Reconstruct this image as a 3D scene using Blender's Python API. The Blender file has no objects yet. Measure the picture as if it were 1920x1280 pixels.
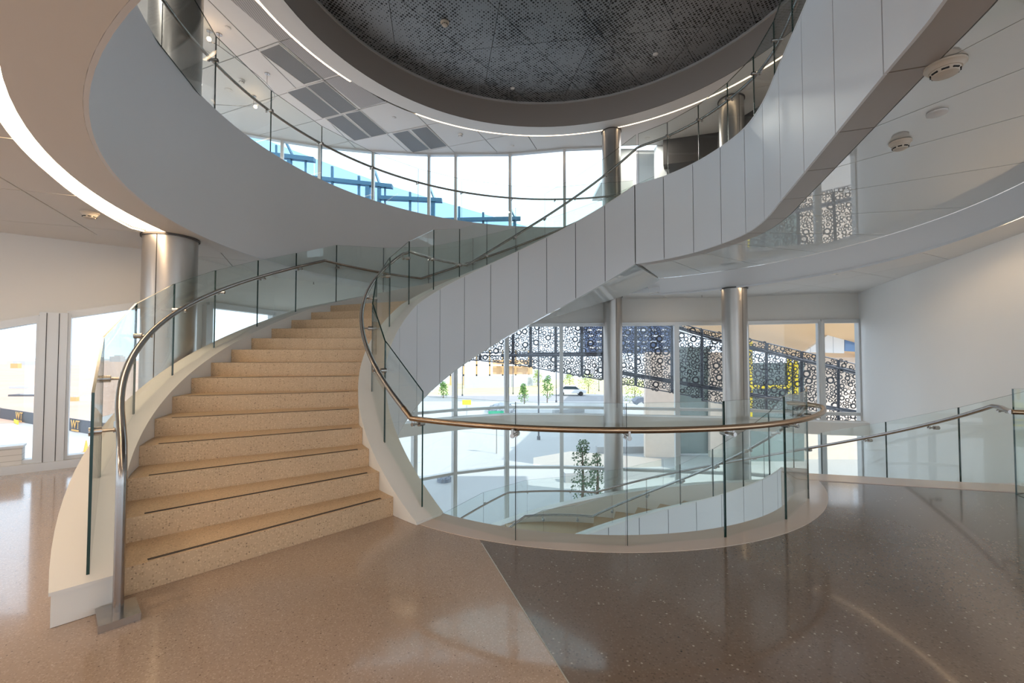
import bpy, bmesh, math, random
from mathutils import Vector, Matrix
random.seed(7)
S = bpy.context.scene
COL = S.collection
sin, cos, rad, pi = math.sin, math.cos, math.radians, math.pi

# ------------------------------------------------------------------ camera, world, sun, exposure
FPX, PITCH, EYE = 808.0, 0.03, 1.447
cam = bpy.data.cameras.new('camera'); cam_o = bpy.data.objects.new('camera', cam); COL.objects.link(cam_o)
cam_o.location = (0, 0, EYE); cam_o.rotation_euler = (pi/2 + PITCH, 0, 0)
cam.sensor_width = 36; cam.lens = FPX/1920*36; cam.clip_end = 600; cam.clip_start = .02
S.camera = cam_o
W = bpy.data.worlds.new('sky'); S.world = W; W.use_nodes = True
bg = W.node_tree.nodes['Background']
bg.inputs[0].default_value = (.72, .86, 1.0, 1); bg.inputs[1].default_value = 2.9
sun = bpy.data.lights.new('sun', 'SUN'); sun.energy = 7; sun.angle = .009; sun.color = (1, .96, .9)
sun_o = bpy.data.objects.new('sun', sun); COL.objects.link(sun_o)
sun_o.rotation_euler = Vector((-.62, .36, -.72)).to_track_quat('-Z', 'Y').to_euler()
S.view_settings.view_transform = 'Standard'; S.view_settings.look = 'None'
S.view_settings.exposure = -0.34; S.view_settings.gamma = 1.0; S.view_settings.use_curve_mapping = False
S.cycles.transparent_max_bounces = 28
S.cycles.max_bounces = 8; S.cycles.diffuse_bounces = 4; S.cycles.glossy_bounces = 3
S.cycles.adaptive_threshold = .08
S.cycles.caustics_reflective = False; S.cycles.caustics_refractive = False
S.cycles.sample_clamp_indirect = 6

# ------------------------------------------------------------------ levels and plan
C = Vector((.984, 6.04)); RISE = .168; A0 = 226.0; DA = 5.385
RI, RO = 2.954, 4.766
ZL1, ZC, ZSOF, ZF, ZC3, ZOC = -4.7, 2.95, 3.2, 4.704, 7.3, 7.9
CK, RK0, RK1 = Vector((.86, 6.05)), 2.56, 2.86
CO = Vector((.72, 6.4))
def pol(a, R, z=None, c=C):
    x, y = c.x + R*cos(rad(a)), c.y + R*sin(rad(a))
    return Vector((x, y)) if z is None else Vector((x, y, z))
def ray(px, py):
    X, Y = (px-960)/FPX, (py-640)/FPX
    c, s = cos(PITCH), sin(PITCH)
    return Vector((X, c + Y*s, s - Y*c))
def onz(px, py, z):                      # the point of the level z that the photograph shows there
    d = ray(px, py); return Vector((0, 0, EYE)) + d*((z-EYE)/d.z)
def atd(px, py, y):                      # the point at the distance y
    d = ray(px, py); return Vector((0, 0, EYE)) + d*(y/d.y)

# ------------------------------------------------------------------ materials
def mat(name, col, rough=.5, metal=0., spec=.5, coat=0., emit=None, es=0., noise=None, bump=None):
    m = bpy.data.materials.new(name); m.use_nodes = True
    nt = m.node_tree; b = nt.nodes['Principled BSDF']
    b.inputs['Base Color'].default_value = (*col, 1); b.inputs['Roughness'].default_value = rough
    b.inputs['Metallic'].default_value = metal; b.inputs['Specular IOR Level'].default_value = spec
    b.inputs['Coat Weight'].default_value = coat; b.inputs['Coat Roughness'].default_value = .05
    if emit: b.inputs['Emission Color'].default_value = (*emit, 1); b.inputs['Emission Strength'].default_value = es
    if noise:
        sc, amt = noise
        tc = nt.nodes.new('ShaderNodeTexCoord'); n = nt.nodes.new('ShaderNodeTexNoise'); n.inputs['Scale'].default_value = sc
        n.inputs['Detail'].default_value = 4
        r = nt.nodes.new('ShaderNodeMix'); r.data_type = 'RGBA'
        r.inputs['A'].default_value = (*[c*(1-amt) for c in col], 1); r.inputs['B'].default_value = (*[min(1, c*(1+amt)) for c in col], 1)
        nt.links.new(tc.outputs['Object'], n.inputs['Vector']); nt.links.new(n.outputs['Fac'], r.inputs['Factor'])
        nt.links.new(r.outputs['Result'], b.inputs['Base Color'])
        if bump:
            bp = nt.nodes.new('ShaderNodeBump'); bp.inputs['Strength'].default_value = bump; bp.inputs['Distance'].default_value = .01
            nt.links.new(n.outputs['Fac'], bp.inputs['Height']); nt.links.new(bp.outputs['Normal'], b.inputs['Normal'])
    return m
def terrazzo(name, base, chips, rough, scale=95., coat=0.):
    m = bpy.data.materials.new(name); m.use_nodes = True
    nt = m.node_tree; b = nt.nodes['Principled BSDF']; N = nt.nodes.new; L = nt.links.new
    tc = N('ShaderNodeTexCoord'); v = N('ShaderNodeTexVoronoi'); v.inputs['Scale'].default_value = scale
    L(tc.outputs['Object'], v.inputs['Vector'])
    cr = N('ShaderNodeValToRGB'); L(v.outputs['Color'], cr.inputs['Fac'])
    cr.color_ramp.interpolation = 'CONSTANT'
    els = cr.color_ramp.elements
    els[0].position = 0; els[0].color = (*base, 1)
    els[1].position = chips[0][0]; els[1].color = (*chips[0][1], 1)
    for p, c in chips[1:]:
        e = els.new(p); e.color = (*c, 1)
    v2 = N('ShaderNodeTexVoronoi'); v2.inputs['Scale'].default_value = scale
    L(tc.outputs['Object'], v2.inputs['Vector'])
    lt = N('ShaderNodeMath'); lt.operation = 'LESS_THAN'; lt.inputs[1].default_value = .42; L(v2.outputs['Distance'], lt.inputs[0])
    mx = N('ShaderNodeMix'); mx.data_type = 'RGBA'; mx.inputs['A'].default_value = (*base, 1)
    L(lt.outputs[0], mx.inputs['Factor']); L(cr.outputs['Color'], mx.inputs['B'])
    n = N('ShaderNodeTexNoise'); n.inputs['Scale'].default_value = 1.3; L(tc.outputs['Object'], n.inputs['Vector'])
    mr = N('ShaderNodeMapRange'); mr.inputs['To Min'].default_value = .9; mr.inputs['To Max'].default_value = 1.1; L(n.outputs['Fac'], mr.inputs['Value'])
    mm = N('ShaderNodeMix'); mm.data_type = 'RGBA'; mm.blend_type = 'MULTIPLY'; mm.inputs['Factor'].default_value = 1
    L(mx.outputs['Result'], mm.inputs['A']); L(mr.outputs['Result'], mm.inputs['B'])
    L(mm.outputs['Result'], b.inputs['Base Color'])
    b.inputs['Roughness'].default_value = rough; b.inputs['Coat Weight'].default_value = coat; b.inputs['Coat Roughness'].default_value = .06
    return m
def glass(name, tint, refl=1.0):
    m = bpy.data.materials.new(name); m.use_nodes = True
    nt = m.node_tree; nt.nodes.clear(); N = nt.nodes.new; L = nt.links.new
    out = N('ShaderNodeOutputMaterial'); t = N('ShaderNodeBsdfTransparent'); g = N('ShaderNodeBsdfGlossy')
    t.inputs['Color'].default_value = (*tint, 1); g.inputs['Roughness'].default_value = 0.0
    lw = N('ShaderNodeLayerWeight'); lw.inputs['Blend'].default_value = .5
    p = N('ShaderNodeMath'); p.operation = 'POWER'; p.inputs[1].default_value = 5; L(lw.outputs['Facing'], p.inputs[0])
    ma = N('ShaderNodeMath'); ma.operation = 'MULTIPLY_ADD'; ma.inputs[1].default_value = .8*refl; ma.inputs[2].default_value = .035*refl
    L(p.outputs[0], ma.inputs[0]); mx = N('ShaderNodeMixShader')
    L(ma.outputs[0], mx.inputs[0]); L(t.outputs[0], mx.inputs[1]); L(g.outputs[0], mx.inputs[2]); L(mx.outputs[0], out.inputs[0])
    return m
def perforated(name):
    m = bpy.data.materials.new(name); m.use_nodes = True
    nt = m.node_tree; b = nt.nodes['Principled BSDF']; N = nt.nodes.new; L = nt.links.new
    tc = N('ShaderNodeTexCoord'); mp = N('ShaderNodeMapping'); mp.inputs['Rotation'].default_value = (0, 0, .75); mp.inputs['Scale'].default_value = (17, 17, 17)
    L(tc.outputs['Object'], mp.inputs['Vector'])
    fr = N('ShaderNodeVectorMath'); fr.operation = 'FRACTION'; L(mp.outputs[0], fr.inputs[0])
    sb = N('ShaderNodeVectorMath'); sb.operation = 'SUBTRACT'; sb.inputs[1].default_value = (.5, .5, 0); L(fr.outputs[0], sb.inputs[0])
    sx = N('ShaderNodeVectorMath'); sx.operation = 'MULTIPLY'; sx.inputs[1].default_value = (1, 1, 0); L(sb.outputs[0], sx.inputs[0])
    ln = N('ShaderNodeVectorMath'); ln.operation = 'LENGTH'; L(sx.outputs[0], ln.inputs[0])
    fl = N('ShaderNodeVectorMath'); fl.operation = 'FLOOR'; L(mp.outputs[0], fl.inputs[0])
    n1 = N('ShaderNodeTexNoise'); n1.inputs['Scale'].default_value = .06; n1.inputs['Detail'].default_value = 3; n1.inputs['Roughness'].default_value = .7; L(fl.outputs[0], n1.inputs['Vector'])
    wn = N('ShaderNodeTexWhiteNoise'); L(fl.outputs[0], wn.inputs['Vector'])
    ad = N('ShaderNodeMath'); ad.operation = 'MULTIPLY_ADD'; ad.inputs[1].default_value = .28; L(wn.outputs['Value'], ad.inputs[0]); L(n1.outputs['Fac'], ad.inputs[2])
    mr = N('ShaderNodeMapRange'); mr.inputs['From Min'].default_value = .42; mr.inputs['From Max'].default_value = .86
    mr.inputs['To Min'].default_value = .06; mr.inputs['To Max'].default_value = .46; L(ad.outputs[0], mr.inputs['Value'])
    lt = N('ShaderNodeMath'); lt.operation = 'LESS_THAN'; L(ln.outputs['Value'], lt.inputs[0]); L(mr.outputs[0], lt.inputs[1])
    mx = N('ShaderNodeMix'); mx.data_type = 'RGBA'; mx.inputs['A'].default_value = (.27, .285, .30, 1); mx.inputs['B'].default_value = (.006, .006, .007, 1)
    L(lt.outputs[0], mx.inputs['Factor']); L(mx.outputs['Result'], b.inputs['Base Color'])
    b.inputs['Metallic'].default_value = .5; b.inputs['Roughness'].default_value = .42
    return m
def stripes(name, c1, c2, scale, axis=2, rough=.6, duty=.5):
    m = bpy.data.materials.new(name); m.use_nodes = True
    nt = m.node_tree; b = nt.nodes['Principled BSDF']; N = nt.nodes.new; L = nt.links.new
    tc = N('ShaderNodeTexCoord'); sp = N('ShaderNodeSeparateXYZ'); L(tc.outputs['Object'], sp.inputs[0])
    mu = N('ShaderNodeMath'); mu.operation = 'MULTIPLY'; mu.inputs[1].default_value = scale; L(sp.outputs[axis], mu.inputs[0])
    fr = N('ShaderNodeMath'); fr.operation = 'FRACT'; L(mu.outputs[0], fr.inputs[0])
    lt = N('ShaderNodeMath'); lt.operation = 'LESS_THAN'; lt.inputs[1].default_value = duty; L(fr.outputs[0], lt.inputs[0])
    mx = N('ShaderNodeMix'); mx.data_type = 'RGBA'; mx.inputs['A'].default_value = (*c1, 1); mx.inputs['B'].default_value = (*c2, 1)
    L(lt.outputs[0], mx.inputs['Factor']); L(mx.outputs['Result'], b.inputs['Base Color']); b.inputs['Roughness'].default_value = rough
    return m
M = {}
M['beige'] = terrazzo('beige_terrazzo', (.40, .29, .215), [(.45, (.50, .375, .285)), (.7, (.32, .225, .165)), (.9, (.16, .105, .075)), (.945, (.60, .48, .38))], .16, 110, .5)
M['dark'] = terrazzo('dark_terrazzo', (.17, .122, .09), [(.4, (.205, .15, .112)), (.7, (.115, .083, .062)), (.88, (.42, .355, .28)), (.96, (.03, .025, .022))], .17, 75, .5)
M['step'] = terrazzo('step_terrazzo', (.60, .425, .265), [(.42, (.70, .52, .33)), (.7, (.47, .32, .19)), (.86, (.27, .18, .11)), (.93, (.78, .62, .44))], .45, 85)
M['kerb'] = mat('kerb_stone', (.64, .52, .44), .22, coat=.3, noise=(2., .05))
M['strip'] = mat('nosing_grit', (.06, .05, .045), .8)
M['brassy'] = mat('divider_metal', (.6, .55, .48), .35, .6)
M['white'] = mat('white_paint', (.82, .79, .74), .45, noise=(.7, .02))
M['wallwhite'] = mat('bright_wall_paint', (.90, .89, .87), .5, noise=(.6, .015))
M['plaster'] = mat('white_plaster', (.80, .80, .81), .55, noise=(.8, .03))
M['clad'] = mat('satin_cladding', (.80, .79, .79), .42, spec=.4, noise=(.6, .015))
M['gap'] = mat('joint_shadow_black', (.03, .03, .03), .9)
M['gloss'] = mat('gloss_soffit', (.70, .72, .70), .015)
M['gloss'].node_tree.nodes['Principled BSDF'].inputs['IOR'].default_value = 3.6
M['taupe'] = mat('taupe_trim', (.42, .37, .33), .4)
M['ceil'] = mat('ceiling_panel', (.80, .77, .73), .6, noise=(.5, .02))
M['ceil3'] = mat('upper_ceiling_panel', (.82, .83, .83), .6, noise=(.5, .02))
M['drum'] = mat('drum_paint', (.34, .30, .27), .6)
M['perf'] = perforated('perforated_metal')
M['steel'] = mat('satin_steel', (.50, .47, .44), .27, 1.0, noise=(30, .1))
M['bronze'] = mat('rail_bronze', (.42, .29, .19), .25, 1.0)
M['rail'] = mat('rail_steel', (.40, .37, .35), .25, 1.0)
M['column'] = mat('column_metal', (.46, .43, .40), .33, .85, noise=(3, .05))
M['colcap'] = mat('column_collar', (.10, .09, .085), .5, .5)
M['glass'] = glass('guard_glass', (.957, .985, .974))
M['gedge'] = mat('glass_edge', (.010, .045, .038), .2, spec=.5)
M['pane'] = glass('window_glass', (.985, .993, 1.0), .7)
M['frame'] = mat('window_aluminium', (.66, .66, .65), .35, .3)
M['led'] = mat('led_warm', (1, .9, .75), .5, emit=(1, .74, .48), es=21)
M['led3'] = mat('led_warm_upper', (1, .9, .75), .5, emit=(1, .74, .48), es=6.5)
M['lamp'] = mat('lamp_glow', (1, .8, .5), .5, emit=(1, .62, .3), es=40)
M['grille'] = stripes('grille_grey', (.16, .165, .17), (.24, .245, .25), 60, 0, .5)
M['grille2'] = stripes('slat_grille', (.32, .315, .32), (.52, .52, .52), 26, 0, .5)
M['cream'] = mat('detector_plastic', (.66, .58, .48), .5)
M['plastic'] = mat('white_plastic', (.78, .77, .75), .4)
M['darkvent'] = mat('vent_black', (.02, .02, .02), .8)
M['heater'] = stripes('heater_white', (.74, .72, .69), (.55, .53, .5), 14, 2, .45, .12)
M['brassfoot'] = mat('brass_foot', (.45, .25, .12), .4, .8)
M['concrete'] = mat('plaza_concrete', (.38, .385, .39), .8, noise=(.3, .06))
M['asphalt'] = mat('asphalt', (.26, .265, .275), .85, noise=(.5, .08))
M['dirt'] = mat('site_dirt', (.46, .31, .24), .9, noise=(.12, .25))
M['grass'] = mat('dry_grass', (.55, .52, .25), .9, noise=(.4, .25))
M['leaf'] = mat('leaf_green', (.13, .27, .06), .6, noise=(6, .4))
M['leaf2'] = mat('leaf_yellow_green', (.33, .42, .08), .6, noise=(6, .3))
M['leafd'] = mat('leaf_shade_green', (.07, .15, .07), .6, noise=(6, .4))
M['bark'] = mat('bark', (.14, .10, .07), .8)
M['screen'] = mat('screen_metal', (.045, .05, .058), .55, .3)
M['screenpost'] = mat('screen_post_metal', (.09, .10, .12), .5, .4)
M['wood'] = stripes('wood_soffit', (.88, .55, .27), (.91, .60, .32), 3.3, 1, .5, .93)
M['brick'] = mat('tan_brick', (.74, .62, .52), .8, noise=(4, .08))
M['siding'] = stripes('white_siding', (.82, .84, .86), (.55, .58, .62), 1.6, 0, .5, .07)
M['blueglass'] = mat('blue_window', (.10, .22, .45), .1, .0, coat=.5)
M['darkglass'] = mat('dark_glazing', (.03, .05, .06), .08)
M['greenglass'] = mat('green_grey_glazing', (.15, .20, .19), .12)
M['navy'] = mat('navy_facade', (.10, .14, .24), .5)
M['yellow'] = mat('yellow_paint', (.85, .66, .02), .5)
M['canopysteel'] = mat('blue_steel', (.05, .14, .23), .4, .3)
M['canopyglass'] = glass('canopy_glass', (.66, .82, .97), .3)
M['fence'] = mat('fence_mesh', (.10, .105, .12), .8)
M['orange'] = mat('orange_paint', (.85, .33, .05), .6)
M['paletimber'] = mat('pale_timber', (.72, .48, .28), .8, noise=(.5, .2))
M['palefence'] = mat('pale_fence_mesh', (.42, .45, .52), .8)
M['bannerlet'] = mat('banner_letter', (.75, .42, .12), .6)
M['carwhite'] = mat('car_white', (.8, .8, .8), .2, coat=.5)
M['tyre'] = mat('tyre', (.02, .02, .02), .7)
M['red'] = mat('red_sign', (.75, .05, .05), .5)
M['green'] = mat('green_sign', (.02, .35, .20), .5)
M['machine'] = mat('machine_paint', (.55, .36, .16), .6)
M['far'] = mat('far_grey', (.45, .47, .5), .9)
M['shrub'] = mat('dome_grey', (.25, .28, .33), .7, noise=(5, .3))

# ------------------------------------------------------------------ mesh helpers
def obj(name, bm, material, parent=None, loc=None, smooth=False, angle=40):
    me = bpy.data.meshes.new(name)
    bmesh.ops.recalc_face_normals(bm, faces=bm.faces)
    bm.to_mesh(me); bm.free()
    for mm in (material if isinstance(material, (list, tuple)) else [material]): me.materials.append(mm)
    if smooth:
        for p in me.polygons: p.use_smooth = True
        me.set_sharp_from_angle(angle=rad(angle))
    o = bpy.data.objects.new(name, me); COL.objects.link(o)
    if parent: o.parent = parent
    if loc is not None: o.location = loc
    return o
def link(name, me, parent=None, mtx=None):
    o = bpy.data.objects.new(name, me); COL.objects.link(o)
    if parent: o.parent = parent
    if mtx is not None: o.matrix_local = mtx
    return o
def thing(name, label, cat, group=None, kind=None, loc=(0, 0, 0)):
    o = bpy.data.objects.new(name, None); COL.objects.link(o); o.location = loc; o.empty_display_size = .2
    return tag(o, label, cat, group, kind)
def tag(o, label=None, cat=None, group=None, kind=None):
    if label: o['label'] = label
    if cat: o['category'] = cat
    if group: o['group'] = group
    if kind: o['kind'] = kind
    return o
def loft(bm, stations, caps=True, closed=False, side_idx=0, cap_idx=0, idx=None):
    rows = [[bm.verts.new(p) for p in st] for st in stations]
    k = len(rows[0]); n = len(rows)
    for i in range(n if closed else n-1):
        a, b = rows[i], rows[(i+1) % n]
        for j in range(k):
            f = bm.faces.new((a[j], a[(j+1) % k], b[(j+1) % k], b[j]))
            f.material_index = idx[j] if idx else side_idx
    if caps and not closed:
        for r in (rows[0], rows[-1]):
            f = bm.faces.new(r); f.material_index = cap_idx
    return bm
def ribbon(bm, A, B):                    # an open surface between two point rows
    a = [bm.verts.new(p) for p in A]; b = [bm.verts.new(p) for p in B]
    for i in range(len(a)-1): bm.faces.new((a[i], a[i+1], b[i+1], b[i]))
    return bm
def box(bm, c, s, rz=0., rx=0.):
    m = Matrix.Translation(c) @ Matrix.Rotation(rz, 4, 'Z') @ Matrix.Rotation(rx, 4, 'X')
    v = [bm.verts.new(m @ Vector((x*s[0]/2, y*s[1]/2, z*s[2]/2))) for x in (-1, 1) for y in (-1, 1) for z in (-1, 1)]
    for f in ((0, 1, 3, 2), (4, 6, 7, 5), (0, 4, 5, 1), (2, 3, 7, 6), (0, 2, 6, 4), (1, 5, 7, 3)): bm.faces.new([v[i] for i in f])
    return bm
def tube(bm, pts, r, n=8, caps=True):
    pts = [Vector(p) for p in pts]; st = []
    up = Vector((0, 0, 1)); prev = None
    for i, p in enumerate(pts):
        t = (pts[min(i+1, len(pts)-1)] - pts[max(i-1, 0)]).normalized()
        if prev is None:
            u = t.cross(up)
            if u.length < .1: u = t.cross(Vector((0, 1, 0)))
            u.normalize()
        else:
            u = prev - t*prev.dot(t); u.normalize()
        prev = u; w = t.cross(u)
        rr = r[i] if isinstance(r, (list, tuple)) else r
        st.append([p + (u*cos(2*pi*j/n) + w*sin(2*pi*j/n))*rr for j in range(n)])
    return loft(bm, st, caps)
def lathe(bm, prof, c=(0, 0, 0), n=24):
    c = Vector(c)
    st = [[c + Vector((r*cos(2*pi*j/n), r*sin(2*pi*j/n), z)) for j in range(n)] for r, z in prof]
    return loft(bm, st, True)
def prism(bm, poly, z0, z1):
    a = [bm.verts.new((p[0], p[1], z0)) for p in poly]; b = [bm.verts.new((p[0], p[1], z1)) for p in poly]
    n = len(a); bm.faces.new(a); bm.faces.new(b)
    for i in range(n): bm.faces.new((a[i], a[(i+1) % n], b[(i+1) % n], b[i]))
    return bm
def arange(a, b, n): return [a + (b-a)*i/n for i in range(n+1)]
def ringbox(bm, angs, r0, r1, z0, z1, c=C):          # a curved bar; r0..z1 are numbers or functions of the angle
    f = lambda q, a: q(a) if callable(q) else q
    return loft(bm, [[pol(a, f(r0, a), f(z0, a), c), pol(a, f(r1, a), f(z0, a), c), pol(a, f(r1, a), f(z1, a), c), pol(a, f(r0, a), f(z1, a), c)] for a in angs])
def pathbox(bm, P, Q, z0, z1):                       # a bar between two plan rows
    g = lambda z, i: z[i] if isinstance(z, (list, tuple)) else z
    return loft(bm, [[Vector((*P[i][:2], g(z0, i))), Vector((*Q[i][:2], g(z0, i))), Vector((*Q[i][:2], g(z1, i))), Vector((*P[i][:2], g(z1, i)))] for i in range(len(P))])
def lerp(T, x):                                      # piecewise linear table
    if (x-T[0][0])*(T[-1][0]-T[0][0]) <= 0: return T[0][1]
    for (x0, y0), (x1, y1) in zip(T, T[1:]):
        if min(x0, x1) <= x <= max(x0, x1): return y0 + (y1-y0)*(x-x0)/(x1-x0)
    return T[-1][1]
def smooth_path(pts, k=4):
    P = [Vector(p) for p in pts]; out = []
    for i in range(len(P)-1):
        p0, p1, p2, p3 = P[max(i-1, 0)], P[i], P[i+1], P[min(i+2, len(P)-1)]
        for j in range(k):
            t = j/k
            out.append(.5*((2*p1) + (p2-p0)*t + (2*p0-5*p1+4*p2-p3)*t*t + (-p0+3*p1-3*p2+p3)*t**3))
    out.append(P[-1]); return out
def offset(path, d):                                 # plan offset to the right of travel
    out = []
    for i, p in enumerate(path):
        t = (path[min(i+1, len(path)-1)] - path[max(i-1, 0)]); t = Vector((t.x, t.y)).normalized()
        out.append(Vector((p.x + t.y*d, p.y - t.x*d)))
    return out
def glass_panel(parent, p, q, zb, zt, th=.014):       # flat pane between plan points p and q; zb, zt are (at p, at q)
    d = (Vector(q[:2]) - Vector(p[:2])).normalized(); nrm = Vector((d.y, -d.x))*th/2
    g = .006
    a, b = Vector(p[:2]) + d*g, Vector(q[:2]) - d*g
    bm = bmesh.new()
    st = []
    for pt, z0, z1 in ((a, zb[0], zt[0]), (b, zb[1], zt[1])):
        st.append([Vector((*(pt-nrm), z0)), Vector((*(pt+nrm), z0)), Vector((*(pt+nrm), z1)), Vector((*(pt-nrm), z1))])
    loft(bm, st, idx=[1, 0, 1, 0], cap_idx=1)
    return obj('glass_panel', bm, [M['glass'], M['gedge']], parent)
# rail bracket: clamp disc on the glass, arm and upturned pin under the rail
def bracket_mesh():
    bm = bmesh.new()
    tube(bm, [(0, -.03, 0), (0, .028, 0)], .026, 10); tube(bm, [(0, .02, 0), (0, .095, 0)], .011, 8)
    tube(bm, [(0, .09, -.018), (0, .09, .05)], .011, 8); tube(bm, [(0, .078, 0), (0, .104, 0)], .017, 8)
    me = bpy.data.meshes.new('bracket'); bmesh.ops.recalc_face_normals(bm, faces=bm.faces); bm.to_mesh(me); bm.free()
    me.materials.append(M['steel'])
    for p in me.polygons: p.use_smooth = True
    me.set_sharp_from_angle(angle=rad(40))
    return me
BRK = bracket_mesh()
def bracket(parent, pos, toward):
    a = math.atan2(toward[1]-pos[1], toward[0]-pos[0]) - pi/2
    return link('bracket', BRK, parent, Matrix.Translation(pos) @ Matrix.Rotation(a, 4, 'Z'))

def cut_panels(bm, lines, gap=.012):                 # split a flat mesh along plan lines into panels with open joints
    pieces = [bm]
    for (p, q) in lines:
        p, q = Vector(p[:2]), Vector(q[:2]); d = (q-p).normalized(); n = Vector((d.y, -d.x, 0)); new = []
        for b in pieces:
            for s in (1, -1):
                c = b.copy()
                bmesh.ops.bisect_plane(c, geom=c.verts[:]+c.edges[:]+c.faces[:], plane_co=Vector((p.x, p.y, 0)) + n*s*gap/2, plane_no=n*s, clear_inner=True)
                if c.faces: new.append(c)
                else: c.free()
            b.free()
        pieces = new
    out = []
    for b in pieces:                                 # islands
        left = set(b.faces)
        if not left: b.free(); continue
        out.append(b)
    return out
def panels(name, bm, lines, material, parent, th=.02, gap=.012, minarea=.03):
    for b in cut_panels(bm, lines, gap):
        if sum(f.calc_area() for f in b.faces) < minarea: b.free(); continue
        g = bmesh.ops.extrude_face_region(b, geom=b.faces[:])
        bmesh.ops.translate(b, verts=[v for v in g['geom'] if isinstance(v, bmesh.types.BMVert)], vec=(0, 0, th))
        obj(name, b, material, parent)

# ================================================================== SETTING: floors, walls, ceilings
# plan of the glazed wall, from the far left round the back to the right corner
WL = [Vector(p) for p in ((-9.2, 2.9), (-6.92, 4.75), (-5.05, 6.28), (-4.9, 6.88), (-4.6, 8.3), (-3.7, 9.35), (-2.4, 10.65), (-1.5, 11.3), (-.15, 11.9), (1.36, 11.9), (4.37, 11.46), (6.07, 11.2), (7.6, 10.62), (8.47, 10.5))]
WR = [Vector((8.47, 10.5)), Vector((6.3, 5.25)), Vector((5.75, 3.9)), Vector((9.5, 2.2)), Vector((9.5, -8))]
def hit(o, a, poly):
    d = Vector((cos(rad(a)), sin(rad(a)))); best = None
    for i in range(len(poly)):
        p, q = poly[i], poly[(i+1) % len(poly)]; e = q-p; det = d.x*(-e.y) + e.x*d.y
        if abs(det) < 1e-9: continue
        w = p-o; t = (w.x*(-e.y) + e.x*w.y)/det; u = (d.x*w.y - d.y*w.x)/det
        if t > 0 and -1e-6 <= u <= 1+1e-6 and (best is None or t < best): best = t
    return o + d*(best if best else 12)
ROOM = [Vector((-9.2, -8))] + WL + WR[1:]
floor = thing('floor', 'polished terrazzo floor of the middle level in beige and dark brown fields', 'floor', kind='structure')
def floor_piece(angs, z0, z1, name, m):
    bm = bmesh.new(); st = []
    for a in angs:
        p = pol(a, RK1, None, CK); q = hit(CK, a, ROOM)
        st.append([Vector((*p, z0)), Vector((*q, z0)), Vector((*q, z1)), Vector((*p, z1))])
    loft(bm, st); return bm
# beige field to the left of the divider line, dark field to the right
DV0, DV1 = onz(903, 1018, 0), onz(1066, 1280, 0)
dd = Vector((DV1.x-DV0.x, DV1.y-DV0.y)).normalized(); DVE = Vector((DV0.x, DV0.y)) + dd*14; dn = Vector((dd.y, -dd.x, 0))
full = floor_piece([-15.5 - 167*i/84 for i in range(85)], -.02, 0, 'f', None)
for nm, s, m in (('beige_terrazzo', 1, 'beige'), ('dark_terrazzo', -1, 'dark')):
    b = full.copy()
    bmesh.ops.bisect_plane(b, geom=b.verts[:]+b.edges[:]+b.faces[:], plane_co=(DV0.x, DV0.y, 0), plane_no=dn*s, clear_inner=True)
    obj(nm, b, M[m], floor)
full.free()
bm = bmesh.new(); mid = Vector((DV0.x, DV0.y)) + dd*5
box(bm, (mid.x, mid.y, .0005), (10, .006, .003), math.atan2(dd.y, dd.x)); obj('divider_strip', bm, M['brassy'], floor)
obj('slab', floor_piece([-15.5 - 167*i/84 for i in range(85)], -.45, -.021, 's', None), M['white'], floor)
# kerb ring around the opening and along the head of the lower flight
bm = bmesh.new(); ringbox(bm, arange(-15.5, -136, 60), RK0, RK1, -.5, .004, CK); obj('opening_kerb', bm, M['kerb'], floor, smooth=True)
tn0, tn1 = pol(-15.8, 2.86, None, CK), pol(-15.0, 5.15)
tdir = (tn1-tn0).normalized(); tno = Vector((tdir.y, -tdir.x))
bm = bmesh.new(); pathbox(bm, [tn0 - tdir*.25, tn1], [tn0 - tdir*.25 + tno*.30, tn1 + tno*.30], -.17, .0075); obj('stair_head_kerb', bm, M['kerb'], floor)
e0 = tn0 + tdir*1.55 + tno*.02
bm = bmesh.new(); pathbox(bm, [tn1 - tdir*.18, tn1 - tdir*.10], [tn1 - tdir*.18 + tno*.9, tn1 - tdir*.10 + tno*.9], .0, .006); obj('grit_strip', bm, M['strip'], floor)

# ground floor and plaza
g = thing('ground', 'sunlit concrete plaza and street outside the glazing', 'ground', kind='structure')
bm = bmesh.new(); box(bm, (0, 500, ZL1-.1), (1800, 1100, .2)); obj('paving', bm, M['concrete'], g)
def patch(name, pix, m, z):
    bm = bmesh.new(); prism(bm, [onz(x, y, ZL1)[:2] for x, y in pix], ZL1+.002, ZL1+z); return obj(name, bm, M[m], g)
patch('road', [(640, 742), (1330, 742), (1420, 752), (620, 752)], 'asphalt', .01)
patch('grass_verge', [(840, 716), (1180, 708), (1330, 735), (1180, 738), (800, 740)], 'grass', .02)
patch('brick_paving', [(1000, 858), (1070, 846), (1240, 860), (1240, 880), (1000, 876)], 'brick', .012)
patch('site_dirt', [(-1500, 828), (-300, 700), (-200, 676), (560, 676), (620, 712), (400, 722), (160, 790)], 'dirt', .03)

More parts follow.
